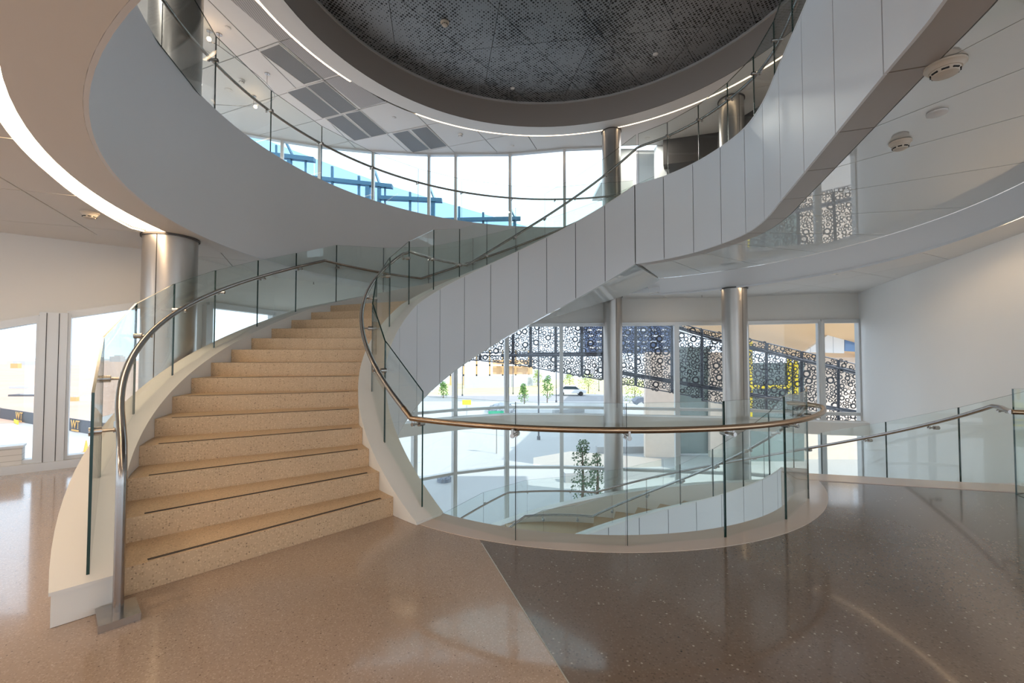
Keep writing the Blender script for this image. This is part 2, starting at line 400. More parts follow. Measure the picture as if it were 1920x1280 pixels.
# upper floor slab with its opening
RIGHT = smooth_path([Vector(p) for p in ((2.39, 8.29), (2.80, 7.88), (3.12, 7.35), (3.31, 6.76), (3.38, 6.18), (3.28, 5.55), (3.05, 4.84), (2.80, 4.08), (2.56, 3.36), (2.32, 2.64), (2.13, 2.08), (1.82, 1.5), (1.4, 1.14), (.98, 1.07))], 4)
LEFT = [pol(a, 4.97) for a in arange(270, 58.5, 72)]
OPEN = RIGHT[:-1] + LEFT                              # clockwise from the stair head
up = thing('upper_floor', 'upper storey slab around the round opening', 'floor', kind='structure')
L3OUT = [Vector(p) for p in ((-9.5, 9.8), (-7.14, 11.4), (-6.28, 11.75), (-5.4, 12.0), (-4, 12.3), (-2.42, 12.47), (-1.64, 12.47), (-.05, 12.44), (1.49, 12.14), (2.5, 12.05), (3.6, 11.9), (10.5, 11.9), (10.5, -8), (-11, -8), (-11, 6))]
def ring_to(poly, inner, z0, z1):
    bm = bmesh.new(); st = []
    for p in inner:
        a = math.degrees(math.atan2(p.y-C.y, p.x-C.x)); q = hit(C, a, poly)
        if (q-C).length < (p-C).length: q = p + (p-C).normalized()*.05
        st.append([Vector((*p, z0)), Vector((*q, z0)), Vector((*q, z1)), Vector((*p, z1))])
    loft(bm, st, caps=False, closed=True); return bm
inn = [p + (p-C).normalized()*.04 for p in OPEN]
obj('deck', ring_to(L3OUT, inn, ZF-.3, ZF), M['kerb'], up)

# upper balcony fascia on the left
fas = thing('trim_1', 'smooth pale curved fascia of the upper balcony sweeping across the upper left', 'fascia', kind='structure')
bm = bmesh.new(); ringbox(bm, arange(276, 59, 90), 4.965, 4.99, ZC, ZF+.02); obj('curved_fascia', bm, M['plaster'], fas, smooth=True)

# ---------------- middle-level ceiling
ceil = thing('ceiling', 'pale panelled ceiling of the middle level with cove light slot', 'ceiling', kind='structure')
def annulus(angs, r0, r1, z, poly=None):
    bm = bmesh.new(); A = [pol(a, r0(a) if callable(r0) else r0, z) for a in angs]
    B = [pol(a, r1, z) for a in angs] if poly is None else [Vector((*hit(C, a, poly), z)) for a in angs]
    return ribbon(bm, A, B)
bm = annulus(arange(275, 60, 90), 4.991, 5.30, ZC)
bmx = bmesh.ops.extrude_face_region(bm, geom=bm.faces[:]); bmesh.ops.translate(bm, verts=[v for v in bmx['geom'] if isinstance(v, bmesh.types.BMVert)], vec=(0, 0, .03))
obj('ring_soffit', bm, M['ceil'], ceil)
cove_out = lambda a: lerp([(186, 5.42), (189, 5.62), (198, 5.52), (207, 5.45), (222, 5.40), (280, 5.40)], a)
CW = [p for p in ROOM]
bm = annulus(arange(275, 186, 50), cove_out, 0, ZC, CW)
LNL = [(onz(0, 332, ZC), onz(165, 430, ZC)), (onz(0, 353, ZC), onz(168, 369.5, ZC)), (onz(0, 257, ZC), onz(40, 262, ZC)), (onz(0, 413, ZC), onz(296, 437, ZC))]
panels('ceiling_panel', bm, LNL, M['ceil'], ceil)
bm = annulus(arange(186, 60, 60), 5.30, 0, ZC, CW)
panels('ceiling_panel', bm, [(onz(372, 480, ZC), onz(424, 485, ZC)), (onz(424, 485, ZC), onz(443, 507, ZC))], M['ceil'], ceil)
# cove: backing above the slot
bm = annulus(arange(275, 60, 60), 5.0, 0, ZC+.09, CW); obj('ceiling_backing', bm, M['white'], ceil)
# right-hand raised glossy soffit, taupe edge strip, sloped band and lower ceiling
edgeR = lambda a: 4.56
RP = RIGHT; RS = offset(RIGHT, -.021); RQ = offset(RIGHT, -.25); RQ2 = offset(RIGHT, -.262)
def ang(p): return math.degrees(math.atan2(p.y-C.y, p.x-C.x))
i1 = len(RIGHT)-1
bm = bmesh.new(); pathbox(bm, [p for p in RP], [p for p in RQ], ZSOF, ZSOF+.03)
JA = [45.6, 32.0, 17.9, 3.1, -11.6, -30.0, -46.5, -59.6, -68.7, -77]
def radial(a, r0=1., r1=6.): return (pol(a, r0), pol(a, r1))
def jline(a):
    k = min(range(len(RIGHT)), key=lambda i: abs(ang(RIGHT[i])-a)); t = Vector((RIGHT[min(k+1, i1)]-RIGHT[max(k-1, 0)])).normalized()
    return k, (RIGHT[k], RIGHT[k] + Vector((-t.y, t.x)))
JK = [jline(a)[0] for a in JA]
bm.free()
sof = thing('trim_2', 'mirror-gloss pale soffit panels under the upper walkway on the right', 'soffit', kind='structure')
OUTR = []
for p in RIGHT:
    a = ang(p); q = pol(a, 4.56) if a > -40 else hit(C, a, [Vector(v) for v in ((4.2, 2.3), (5.0, 3.9), (9, 2.4), (9, -7), (1, -7), (1., 0), (4.2, 2.3))])
    if a <= -40: q = p + (p-C).normalized()*lerp([(-40, 2.05), (-55, 2.4), (-75, 3.2), (-91, 4)], a)
    OUTR.append(q)
ks = [0] + JK
for k0, k1 in zip(ks, ks[1:] + [i1]):
    if k1 <= k0: continue
    rr = range(k0, k1+1); gp = .006
    def shift(L, i):                                   # open joints: pull the ends of each panel in
        p = L[i]
        if i == k0: return p + (L[i+1]-p).normalized()*gp
        if i == k1: return p + (L[i-1]-p).normalized()*gp
        return p
    bm = bmesh.new(); pathbox(bm, [shift(RS, i) for i in rr], [shift(RQ, i) for i in rr], ZSOF, ZSOF+.03); obj('edge_strip', bm, M['taupe'], sof)
    bm = bmesh.new(); pathbox(bm, [shift(RQ2, i) for i in rr], [shift(OUTR, i) for i in rr], ZSOF+.004, ZSOF+.03); obj('soffit_panel', bm, M['gloss'], sof)
bm = bmesh.new(); pathbox(bm, offset(RIGHT, -.03)[:-2], OUTR[:-2], ZSOF+.031, ZSOF+.05); obj('backing', bm, M['gap'], sof)
band = thing('trim_3', 'pale curved drop band between the glossy soffit and the lower ceiling at right', 'fascia', kind='structure')
aa = arange(62, -40, 40)
lowR = lambda a: lerp([(75, 5.02), (63, 5.02), (61, 5.30), (52, 5.34), (39, 5.24), (17, 5.12), (-7, 4.80), (-22, 4.66), (-60, 4.66)], a)
bm = bmesh.new(); ribbon(bm, [pol(a, 4.57, ZSOF+.003) for a in aa], [pol(a, lowR(a), ZC) for a in aa]); obj('sloped_band', bm, M['clad'], band, smooth=True)
bm = bmesh.new(); ringbox(bm, aa, lowR, lambda a: lowR(a)+.012, ZC-.035, ZC+.06); obj('lip', bm, M['clad'], band, smooth=True)
bm = bmesh.new(); ringbox(bm, aa, lambda a: lowR(a)+.013, lambda a: lowR(a)+.13, ZC+.05, ZC+.065); obj('slot_lid', bm, M['white'], band, smooth=True)
lowpoly = [Vector(p) for p in ((-3, 12.3), (1.3, 12.3), (4.4, 11.9), (8.6, 11.0), (8.75, 10.5), (6.5, 5.0), (5.9, 3.8), (9.5, 2), (9.5, -9), (-3, -9))]
bm = annulus(arange(59.8, -40, 44), lambda a: lowR(a)+.10, 0, ZC, lowpoly)
panels('ceiling_panel', bm, [(onz(1730, 474, ZC), onz(1782, 487, ZC)), (onz(1592, 507, ZC), onz(1678, 522, ZC)), (onz(1460, 529, ZC), onz(1595, 544, ZC)), (onz(1560, 527, ZC), onz(1880, 462, ZC))], M['ceil'], ceil)

# right-hand inner fascia of the upper opening: cladding panels
fr = thing('trim_4', 'curved band of white vertical cladding panels edging the upper opening at right', 'fascia', kind='structure')
BK = offset(RIGHT, -.03)
bm = bmesh.new(); pathbox(bm, offset(RIGHT, -.012), offset(RIGHT, -.25), ZSOF+.035, ZF-.01); obj('fascia_core', bm, M['gap'], fr)
for k0, k1 in zip(ks, ks[1:] + [i1]):
    if k1 <= k0: continue
    L = [RP[i] for i in range(k0, k1+1)]; L[0] = L[0] + (L[1]-L[0]).normalized()*.007; L[-1] = L[-1] + (L[-2]-L[-1]).normalized()*.007
    bm = bmesh.new(); pathbox(bm, L, offset(L, -.02), ZSOF-.006, ZF+.02); obj('cladding_panel', bm, M['clad'], fr, smooth=True)
bm = bmesh.new(); pathbox(bm, offset(RIGHT, .004), offset(RIGHT, -.30), ZF+.02, ZF+.04); obj('kerb_cap', bm, M['clad'], fr, smooth=True)

# ---------------- walls of the middle level
def wallquad(bm, p, q, z0, z1, th=.2, out=1):
    p, q = Vector(p[:2]), Vector(q[:2]); d = (q-p).normalized(); n = Vector((-d.y, d.x))*out*th
    zz = lambda z: z if isinstance(z, (tuple, list)) else (z, z)
    a, b = zz(z0), zz(z1)
    loft(bm, [[Vector((*p, a[0])), Vector((*(p+n), a[0])), Vector((*(p+n), b[0])), Vector((*p, b[0]))], [Vector((*q, a[1])), Vector((*(q+n), a[1])), Vector((*(q+n), b[1])), Vector((*q, b[1]))]])
HEAD = 2.26
wl = thing('wall_left', 'cream bulkhead wall above the left windows', 'wall', kind='structure')
heads = {0: (.9, 1.55), 1: (1.55, 2.22), 2: (.1, .1), 3: (2.24, 2.24), 4: (2.24, 2.25)}
for i in range(5):
    bm = bmesh.new(); wallquad(bm, WL[i], WL[i+1], heads[i], ZC+.1); obj('bulkhead_panel', bm, M['white'], wl)
wb = thing('wall_back', 'cream bulkhead wall above the back windows', 'wall', kind='structure')
for i in range(5, len(WL)-1):
    bm = bmesh.new(); wallquad(bm, WL[i], WL[i+1], HEAD, ZC+.1); obj('bulkhead_panel', bm, M['white'], wb)
wr = thing('wall_right', 'plain white wall on the right', 'wall', kind='structure')
for p, q in zip(WR, WR[1:3]):
    bm = bmesh.new(); wallquad(bm, p, q, ZL1, ZC+.1); obj('plaster', bm, M['wallwhite'], wr)
bm = bmesh.new(); wallquad(bm, WR[2], WR[3], ZL1, ZC+.1); obj('plaster', bm, M['wallwhite'], wr)
# rear of the room: piers with open glazing between, behind the camera
wrear = thing('wall_rear', 'white piers between glazing behind the viewer', 'wall', kind='structure')
for x in (-9.2, -4.5, 0., 4.5, 9.5):
    bm = bmesh.new(); box(bm, (x, -8, 1.2), (.8, .4, 12.5)); obj('pier', bm, M['white'], wrear)

# ---------------- upper storey: ceiling, oculus, walls
c3 = thing('ceiling_upper', 'white panelled ceiling of the upper storey with round oculus', 'ceiling', kind='structure')
L3C = [Vector(p) for p in ((-11, 6), (-9.5, 9.8), (-7.14, 11.25), (-6.28, 11.62), (-5.4, 11.95), (-4, 12.27), (-2.42, 12.44), (-1.64, 12.44), (-.05, 12.41), (1.49, 12.11), (2.5, 12.0), (3.6, 11.9), (10.5, 11.9), (10.5, -8), (-11, -8))]
bm = bmesh.new(); aa = arange(0, 360, 96)
ribbon(bm, [Vector((*pol(a, 5.0, None, CO), ZC3)) for a in aa], [Vector((*hit(CO, a, L3C), ZC3)) for a in aa])
lines3 = [(onz(484, 94, ZC3), onz(669, 280, ZC3)), (onz(400, 122, ZC3), onz(548, 69, ZC3)), (onz(535, 175, ZC3), onz(640, 141, ZC3)), (onz(490, 252, ZC3), onz(608, 222, ZC3)),
          (onz(640, 268, ZC3), onz(726, 250, ZC3)), (onz(840, 275, ZC3), onz(950, 254, ZC3)), (onz(525, 78, ZC3), onz(606, 148, ZC3)), (onz(780, 214, ZC3), onz(800, 234, ZC3)), (onz(895, 246, ZC3), onz(930, 283, ZC3)), (onz(992, 258, ZC3), onz(1005, 278, ZC3))]
panels('ceiling_panel', bm, lines3, M['ceil3'], c3, gap=.02)
bm = bmesh.new(); ribbon(bm, [Vector((*pol(a, 4.6, None, CO), ZC3+.05)) for a in aa], [Vector((*hit(CO, a, L3C), ZC3+.05)) for a in aa]); obj('ceiling_backing', bm, M['gap'], c3)
bm = bmesh.new(); ribbon(bm, [pol(a, 4.53, ZC3, CO) for a in aa], [pol(a, 4.93, ZC3-.015, CO) for a in aa]); obj('white_ring', bm, M['ceil3'], c3, smooth=True)
bm = bmesh.new(); ribbon(bm, [pol(a, 4.52, ZC3, CO) for a in aa], [pol(a, 4.47, ZOC, CO) for a in aa]); obj('oculus_drum', bm, M['drum'], c3, smooth=True)
bm = bmesh.new(); ringbox(bm, aa[:-1], 4.44, 4.48, ZOC-.045, ZOC, CO); obj('drum_bead', bm, M['frame'], c3)
bm = bmesh.new(); prism(bm, [(-12, -9), (10.8, -9), (10.8, 12.2), (3.6, 12.2), (2, 12.35), (-1.6, 12.7), (-5.5, 12.3), (-9.5, 10), (-12, 6)], ZOC+.06, ZOC+.3); obj('roof', bm, M['gap'], c3)
# perforated oculus panels: triangles
oc = thing('oculus_ceiling', 'dark grey perforated metal ceiling panels inside the round oculus', 'ceiling', kind='structure')
disk = bmesh.new(); cv = [disk.verts.new(pol(a, 4.44, ZOC-.005, CO)) for a in arange(0, 352.5, 47)]; disk.faces.new(cv)
tri = []
for th, n, sp in ((52, 8, 1.25), (-8, 6, 1.7), (100, 5, 2.0)):
    d = Vector((cos(rad(th)), sin(rad(th)))); nn = Vector((-d.y, d.x))
    for k in range(-n//2, n//2+1): tri.append((CO + nn*(k+.35)*sp, CO + nn*(k+.35)*sp + d))
panels('perforated_panel', disk, tri, M['perf'], oc, gap=.01, minarea=.01)
# warm LED lines (part of the ceilings)
for a0, a1 in ((188, 147.5), (128, 12)):
    bm = bmesh.new(); ringbox(bm, arange(a0, a1, 50), 4.935, 4.975, ZC3-.012, ZC3+.02, CO)
    tag(obj('light_strip', bm, M['led3']), 'warm LED line around the oculus, %s run' % ('left' if a0 > 150 else 'long back'), 'light', 'oculus light lines')
bm = bmesh.new(); loft(bm, [[pol(a, 5.305, ZC+.03), pol(a, cove_out(a)-.005, ZC+.03), pol(a, cove_out(a)-.005, ZC+.06), pol(a, 5.305, ZC+.06)] for a in arange(275, 185, 60)])
tag(obj('cove_light', bm, M['led']), 'bright warm curved cove light in the ceiling at upper left', 'light')
bm = bmesh.new(); loft(bm, [[pol(a, 5.305, ZC-.002), pol(a, 5.33, ZC-.002), pol(a, 5.33, ZC+.02), pol(a, 5.305, ZC+.02)] for a in arange(70, 60, 6)])
bm.free()
# upper storey right-hand walls
w3 = thing('wall_upper_back', 'white upper storey walls and piers beyond the right column', 'wall', kind='structure')
def px_wall(bm, x0, x1, D, z0, z1, th=.25):
    p, q = atd(x0, 400, D), atd(x1, 400, D); wallquad(bm, p, q, z0, z1, th)
for x0, x1, D in ((1158, 1194, 12.1), (1233, 1256, 11.9), (1262, 1500, 13.2)):
    bm = bmesh.new(); px_wall(bm, x0, x1, D, ZF, ZC3); obj('wall_panel', bm, M['ceil3'], w3)
bm = bmesh.new(); box(bm, (10.4, 3, 6), (.2, 20, 3)); obj('side_wall', bm, M['ceil3'], w3)
bm = bmesh.new(); prism(bm, [atd(x, 250, D)[:2] for x, D in ((1243, 11.6), (1345, 11.2), (1480, 9.3), (1560, 9.6), (1440, 13.1), (1250, 13.1))], 6.62, ZC3); obj('dark_bulkhead', bm, M['colcap'], w3)
bm = bmesh.new(); prism(bm, [(2.3, 12.05), (3.7, 11.9), (3.7, 15.), (12, 15.), (12, 14.8), (10.4, 12)], ZF-.1, ZF); obj('floor_strip', bm, M['kerb'], w3)
bm = bmesh.new(); prism(bm, [(3.0, 12.2), (11, 12.2), (11, 16), (3.0, 16)], ZC3-.1, ZC3); obj('soffit_beyond', bm, M['ceil3'], w3)

# ================================================================== WINDOWS
winn = [0]
def window(p, q, z0, z1, label, transoms=(), fw=.09, mull_w=.10, cat='window', right_mull=True, head=True, sill=True):
    winn[0] += 1
    t = thing('window_%d' % winn[0], label, cat, kind='structure')
    p, q = Vector(p[:2]), Vector(q[:2]); d = (q-p).normalized(); n = Vector((-d.y, d.x)); a = math.atan2(d.y, d.x); L = (q-p).length
    zz = lambda z: z if isinstance(z, (tuple, list)) else (z, z)
    (b0, b1), (t0, t1) = zz(z0), zz(z1)
    def bar(name, pts, w, depth):
        bm = bmesh.new(); A = [Vector(x) for x in pts]; u = Vector((*n, 0))*depth/2
        dd = (A[1]-A[0]).normalized(); side = dd.cross(Vector((*n, 0))).normalized()*w/2
        loft(bm, [[x-u-side, x+u-side, x+u+side, x-u+side] for x in A]); obj(name, bm, M['frame'], t)
    bar('mullion', [(*p, b0), (*p, t0)], mull_w, .16)
    if right_mull: bar('mullion', [(*q, b1), (*q, t1)], mull_w, .16)
    if head: bar('head_frame', [(*p, t0), (*q, t1)], fw, .14)
    if sill: bar('sill_frame', [(*p, b0), (*q, b1)], fw, .14)
    for zt in transoms: bar('transom', [(*p, zt), (*q, zt)], .07, .12)
    bm = bmesh.new(); u = n*.01
    loft(bm, [[Vector((*(s-u), zb)), Vector((*(s+u), zb)), Vector((*(s+u), zt)), Vector((*(s-u), zt))] for s, zb, zt in ((p, b0, t0), (q, b1, t1))])
    obj('pane', bm, M['pane'], t); return t
window(WL[0], WL[1], .1, (.9, 1.55), 'left glazing at the very edge of the room', mull_w=.2)
pm = (WL[1] + WL[2])/2
m1 = onz(95, 877, 0)
pA = Vector((m1.x, m1.y))
dW = (WL[2]-WL[1]).normalized()
window(WL[1], pA - dW*.12, .1, (1.55, 1.90), 'left window beside the white heater, nearest the frame edge', mull_w=.06)
window(pA + dW*.12, WL[2], .1, (1.96, 2.22), 'left window seen behind the stair foot rail', mull_w=.06)
bm = bmesh.new(); box(bm, (pA.x, pA.y, 1.03), (.25, .22, 1.9), math.atan2(dW.y, dW.x)); 
wm = thing('trim_5', 'wide white window pier between the two left windows', 'pier', kind='structure'); obj('pier_cladding', bm, M['frame'], wm)
for off in (-.06, .05):
    bm = bmesh.new(); c_ = pA + dW*off - Vector((-dW.y, dW.x))*.112; box(bm, (c_.x, c_.y, 1.03), (.006, .006, 1.88), math.atan2(dW.y, dW.x)); obj('groove', bm, M['gap'], wm)
bm = bmesh.new(); pathbox(bm, [WL[0], WL[1], WL[2]], [WL[0]+Vector((.14, -.16)), WL[1]+Vector((.12, -.15)), WL[2]+Vector((.13, -.12))], 0, .1); obj('sill_kerb', bm, M['frame'], wm)
window(WL[3], WL[4], .1, 2.24, 'window seen through the outer stair glass beyond the large column', mull_w=.12)
window(WL[4], WL[5], .1, (2.24, 2.25), 'window mostly hidden behind the stair, next to the dark mullion', mull_w=.1)
names = {k+1: v for k, v in {4: 'tall back window hidden mostly by the stair, leftmost', 5: 'tall back window just left of the hanging stair underside', 6: 'tall back window below the stair underside with the yellow sign beyond', 7: 'tall back window with small trees beyond, left of the slim column',
         8: 'wide back window crossed by the slim column', 9: 'back window between the two right columns', 10: 'back window just right of the right column', 11: 'narrow back window in the right corner'}.items()}
for i in range(5, 13):
    window(WL[i], WL[i+1], ZL1, HEAD, names[i], transoms=(0.0, -1.63, -3.3), mull_w=.09 if i < 10 else .12)
# white edge beam of the middle floor along the back glazing
bm = bmesh.new(); inset = offset(WL[5:], .14); pathbox(bm, inset, offset(WL[5:], .5), -.44, -.14)
eb = thing('trim_6', 'white curved edge beam crossing the back windows at floor level', 'beam', kind='structure'); obj('edge_beam', bm, M['white'], eb)
# upper windows
U = [Vector(p) for p in ((-9.5, 9.8), (-7.14, 11.25), (-6.28, 11.62), (-5.4, 11.95), (-4, 12.27), (-2.42, 12.44), (-1.64, 12.44), (-.05, 12.41), (1.49, 12.11), (2.75, 12.0))]
unames = ['first, behind the balcony edge', 'second from the left, mostly hidden', 'third from the left', 'fourth from the left', 'fifth from the left', 'narrow sixth from the left', 'seventh from the left', 'eighth, left of the upper column', 'ninth, beside the upper column']
for i in range(len(U)-1):
    window(U[i], U[i+1], ZF, ZC3-.02, 'upper storey window, ' + unames[i], mull_w=.075, fw=.05, right_mull=False)
window(atd(1196, 400, 13.9), atd(1221, 400, 15.2), ZF, ZC3-.9, 'small upper window in the recess right of the upper column', fw=.05, mull_w=.05)

# ================================================================== COLUMNS
def column(x, D, d, z0, z1, label, caps):
    p = Vector(((x-960)/FPX*D, D)); t = thing('column', label, 'column', 'round metal columns', loc=(p.x, p.y, 0))
    bm = bmesh.new(); lathe(bm, [(d/2, z0), (d/2, z1)], n=40); obj('shaft', bm, M['column'], t, smooth=True)
    for z in caps:
        bm = bmesh.new(); lathe(bm, [(d/2+.02, z-.012), (d/2+.02, z+.012)], n=40); obj('collar', bm, M['colcap'], t)
    for a in (-100, 80):
        for zz0, zz1 in ((0.1, ZC-.02), (ZF+.05, ZC3-.02)):
            bm = bmesh.new(); box(bm, (cos(rad(a+20))*d/2, sin(rad(a+20))*d/2, (zz0+zz1)/2), (.004, .008, zz1-zz0), rad(a+20)); obj('seam', bm, M['gap'], t)
    return t
column(316, 5.52, .575, 0, ZC3+.02, 'large bronze-lit metal column behind the stair at left', (ZC-.014, ZC3-.015))
column(1149, 11.15, .48, ZL1, ZC3+.02, 'slim grey metal column standing in the back windows', (ZC-.014, ZC3-.015))
column(1378, 9.75, .53, ZL1, ZC3+.02, 'grey metal column left of the right-hand windows', (ZC-.014, ZC3-.015))

# ================================================================== UPPER STAIRCASE
pitch = lambda a: RISE*(1 + (A0-a)/DA)
ZT = [(240, pitch(240)+.05), (161, pitch(161)+.05), (58.1, ZF+.03)]
zt = lambda a: lerp(ZT, a)
zb = lambda a: max(0.002, lerp([(240, 0), (186, 0.0), (161, .62), (58.1, ZSOF)], a))
st = thing('curved_staircase', 'sweeping curved terrazzo staircase rising from the floor to the upper level', 'staircase')
def strip_bars(bm, a, R0, R1, z):
    for off in (.028, .046):
        f = lambda R, o: pol(a - math.degrees(o/R), R, z)
        loft(bm, [[f(R, off), f(R, off+.009), f(R, off+.009)+Vector((0, 0, .0025)), f(R, off)+Vector((0, 0, .0025))] for R in (R0, R1)])
def step(parent, a, a2, z, depth=.32, strip=True, floorz=None):
    bm = bmesh.new(); lo = z-depth
    if floorz is not None: lo = max(lo, floorz)
    ringbox(bm, arange(a, a2-.25, 5), RI, RO, lo, z)
    s = obj('step', bm, M['step'], parent)
    if strip:
        bm = bmesh.new(); strip_bars(bm, a, RI+.10, RO-.12, z); obj('nosing_strip', bm, M['strip'], s)
    return s
for k in range(14):
    a = A0 - DA*k
    step(st, a, a - DA if k < 13 else 129.5, RISE*(k+1), floorz=.001)
for k in range(14):
    a = 129.5 - DA*k*(129.5-58.1)/(13*DA)
    step(st, a, (129.5 - (k+1)*(129.5-58.1)/13) if k < 13 else a-1.5, RISE*(k+15))
a_st = arange(232.7, 58.1, 110)
bm = bmesh.new(); ringbox(bm, a_st, RI-.285, RI-.002, zb, zt); obj('inner_stringer', bm, M['white'], st, smooth=True)
bm = bmesh.new(); ringbox(bm, arange(227.4, 58.1, 110), RO+.002, RO+.29, lambda a: max(.001, zb(a)), zt); obj('outer_stringer', bm, M['white'], st, smooth=True)
JI = [186.6, 174, 161.1, 147.5, 134.6, 121.8, 108.9, 96.1, 83.4, 70.8, 58.1]
bm = bmesh.new(); ringbox(bm, arange(230, 58.1, 90), RI-.296, RI-.286, lambda a: zb(a)+.01, lambda a: zt(a)-.012); obj('stringer_core', bm, M['gap'], st, smooth=True)
for a0, a1 in zip([232.6] + JI, JI):
    bm = bmesh.new(); ringbox(bm, arange(a0-.13, a1+.13, 10), RI-.306, RI-.297, zb, zt); obj('cladding_panel', bm, M['clad'], st, smooth=True)
bm = bmesh.new(); ringbox(bm, arange(232.6, 58.1, 90), RI-.31, RI-.0, lambda a: zt(a)+.001, lambda a: zt(a)+.012); obj('stringer_cap', bm, M['white'], st, smooth=True)
bm = bmesh.new(); ringbox(bm, arange(227.5, 58.1, 90), RO+.0, RO+.30, lambda a: zt(a)+.001, lambda a: zt(a)+.02); obj('stringer_cap', bm, M['white'], st, smooth=True)
bm = bmesh.new(); ringbox(bm, arange(184, 58.1, 80), RI-.30, RO+.27, lambda a: zb(a)-.02, lambda a: zb(a)+.02); obj('soffit', bm, M['gloss'], st, smooth=True)

# guard rails of the upper stair
go = thing('outer_guardrail', 'glass guard with steel handrail along the outer edge of the staircase', 'railing')
GR = RO + .15
def solve_a(px, R, lo, hi, zf):
    best = min((abs(proj_x(pol(a, R, zf(a))) - px), a) for a in arange(lo, hi, 2000)); return best[1]
def proj_x(p):
    dz = p.z-EYE; return 960 + FPX*p.x/(p.y*cos(PITCH) + dz*sin(PITCH))
jo = [solve_a(x, GR, 224, 140, zt) for x in (250, 323, 401, 482, 554, 630)]
dstep = (jo[0]-jo[-1])/(len(jo)-1)
GA = [226.9, (227.+jo[0])/2] + jo
while GA[-1] - 13.2 > 60: GA.append(GA[-1]-13.2)
GA.append(60)
gt = lambda a: lerp([(240, pitch(240)+1.09), (161, pitch(161)+1.09), (152, pitch(156)+1.24), (130, 3.86), (58.1, ZF+1.10)], a)
for a0, a1 in zip(GA, GA[1:]):
    glass_panel(go, pol(a0, GR), pol(a1, GR), (zt(a0)-.02, zt(a1)-.02), (gt(a0), gt(a1)))
RH = .875
RR = RO + .02
rz_ = lambda a: lerp([(240, pitch(240)+.83), (157.5, 3.17), (129.5, 3.17), (58.1, ZF+.90)], a)
pts = []
pb = onz(221, 1148, .03)
pr = Vector((pb.x, pb.y))
pts += [(*pr, .03), (*pr, .5), (*pr, .72), (*(pr*.97 + pol(226.5, RR)*.03), .80)]
q1 = pol(226.3, RR)
pts += [(*(pr*.72 + q1*.28), .88), (*(pr*.4 + q1*.6), .94)]
rail_a = arange(225, 157.5, 40) + arange(157.2, 129.8, 14) + arange(129.5, 60, 36)
pts += [tuple(pol(a, RR, rz_(a))) for a in rail_a]
bm = bmesh.new(); tube(bm, pts, .0245, 12); obj('handrail', bm, M['rail'], go, smooth=True)
bm = bmesh.new(); box(bm, (pr.x, pr.y, .02), (.23, .17, .04), rad(-43)); obj('base_plate', bm, M['steel'], go)
for a in GA[1:-1]:
    bracket(go, pol(a, GR-.02, rz_(a)-.055), pol(a, RR-1))
for a in (224.9,): bracket(go, pol(a, GR-.02, rz_(a)-.05), pol(a, RR-1))

gi = thing('inner_guardrail', 'glass guard with bronze handrail along the inner edge of the staircase', 'railing')
GRI = RI - .15
GI = [230.6, 215.6, 200.8, 187.0, 174] + JI[2:]
for a0, a1 in zip(GI, GI[1:]):
    glass_panel(gi, pol(a0, GRI), pol(a1, GRI), (max(.0, zt(a0)-.02), zt(a1)-.02), (gt(a0), gt(a1)))
RRI = RI - .03
pts = [tuple(pol(a, RRI, rz_(a) + (.03 if a > 160 else 0))) for a in arange(228.0, 155.5, 40) + arange(155.2, 129.8, 12) + arange(129.5, 58.4, 36)]
bm = bmesh.new(); tube(bm, pts, .0235, 12); obj('handrail', bm, M['rail'], gi, smooth=True)
for a in GI[1:-1]: bracket(gi, pol(a, GRI+.02, rz_(a)-.05), pol(a, RRI+1))

# ================================================================== GUARD AROUND THE FLOOR OPENING
gr = thing('opening_guardrail', 'low round glass guard with bronze handrail around the floor opening', 'railing')
gp = [onz(x, y, 0) for x, y in ((790, 968), (968, 1014), (1175, 1024), (1360, 1008), (1474, 974), (1516, 935), (1515, 901))]
for p, q in zip(gp, gp[1:]): glass_panel(gr, p, q, (0, 0), (1.075, 1.075))
angk = [228 - 360, -125, -118] + arange(-110, -30, 24) + [-26, -20, -16]
pts = [tuple(pol(228, RRI, rz_(228)+.03))] + [tuple(pol(a, RK1-.02, .885, CK)) for a in arange(-128, -30, 34)]
e = Vector(pts[-1])
pts += [tuple(pol(a, RK1-.06-.10*k, .885-.01*k, CK)) for k, a in enumerate((-27, -23, -19.5))]
bm = bmesh.new(); tube(bm, pts, .024, 12); obj('handrail', bm, M['bronze'], gr, smooth=True)
for p in gp[:-1]:
    p2 = Vector((p.x, p.y)); o2 = (p2-CK).normalized(); b2 = p2 + o2*.01
    bracket(gr, Vector((b2.x, b2.y, .83)), p2 + o2*2)

# ================================================================== LOWER STAIRCASE
ls = thing('lower_staircase', 'lower curved staircase descending below the floor opening', 'staircase')
lz = lambda a: .05 - .0229*(a+16)
zlt = lambda a: max(lz(a), ZL1+.1)
rin = lambda a: lerp([(-20, 2.44), (10, 2.45), (58, 2.6), (100, 2.65), (180, 2.65)], a)
for k in range(16):
    a = -15.5 + 6.2*k; z = -RISE*(k+1)
    bm = bmesh.new(); ringbox(bm, arange(a, a+6.2 if k < 15 else 104, 4), lambda a: rin(a)+.3, RO, z-.3, z); obj('step', bm, M['step'], ls)
for k in range(11):
    a = 104 + 5.4*k; z = -RISE*(17+k)
    bm = bmesh.new(); ringbox(bm, arange(a, a+5.4, 4), lambda a: rin(a)+.3, RO, max(z-.3, ZL1), z); obj('step', bm, M['step'], ls)
LA = arange(-15.5, 165, 80)
bm = bmesh.new(); ringbox(bm, LA, lambda a: rin(a)+.012, lambda a: rin(a)+.29, lambda a: max(zlt(a)-1.5, ZL1), zlt); obj('inner_stringer', bm, M['white'], ls, smooth=True)
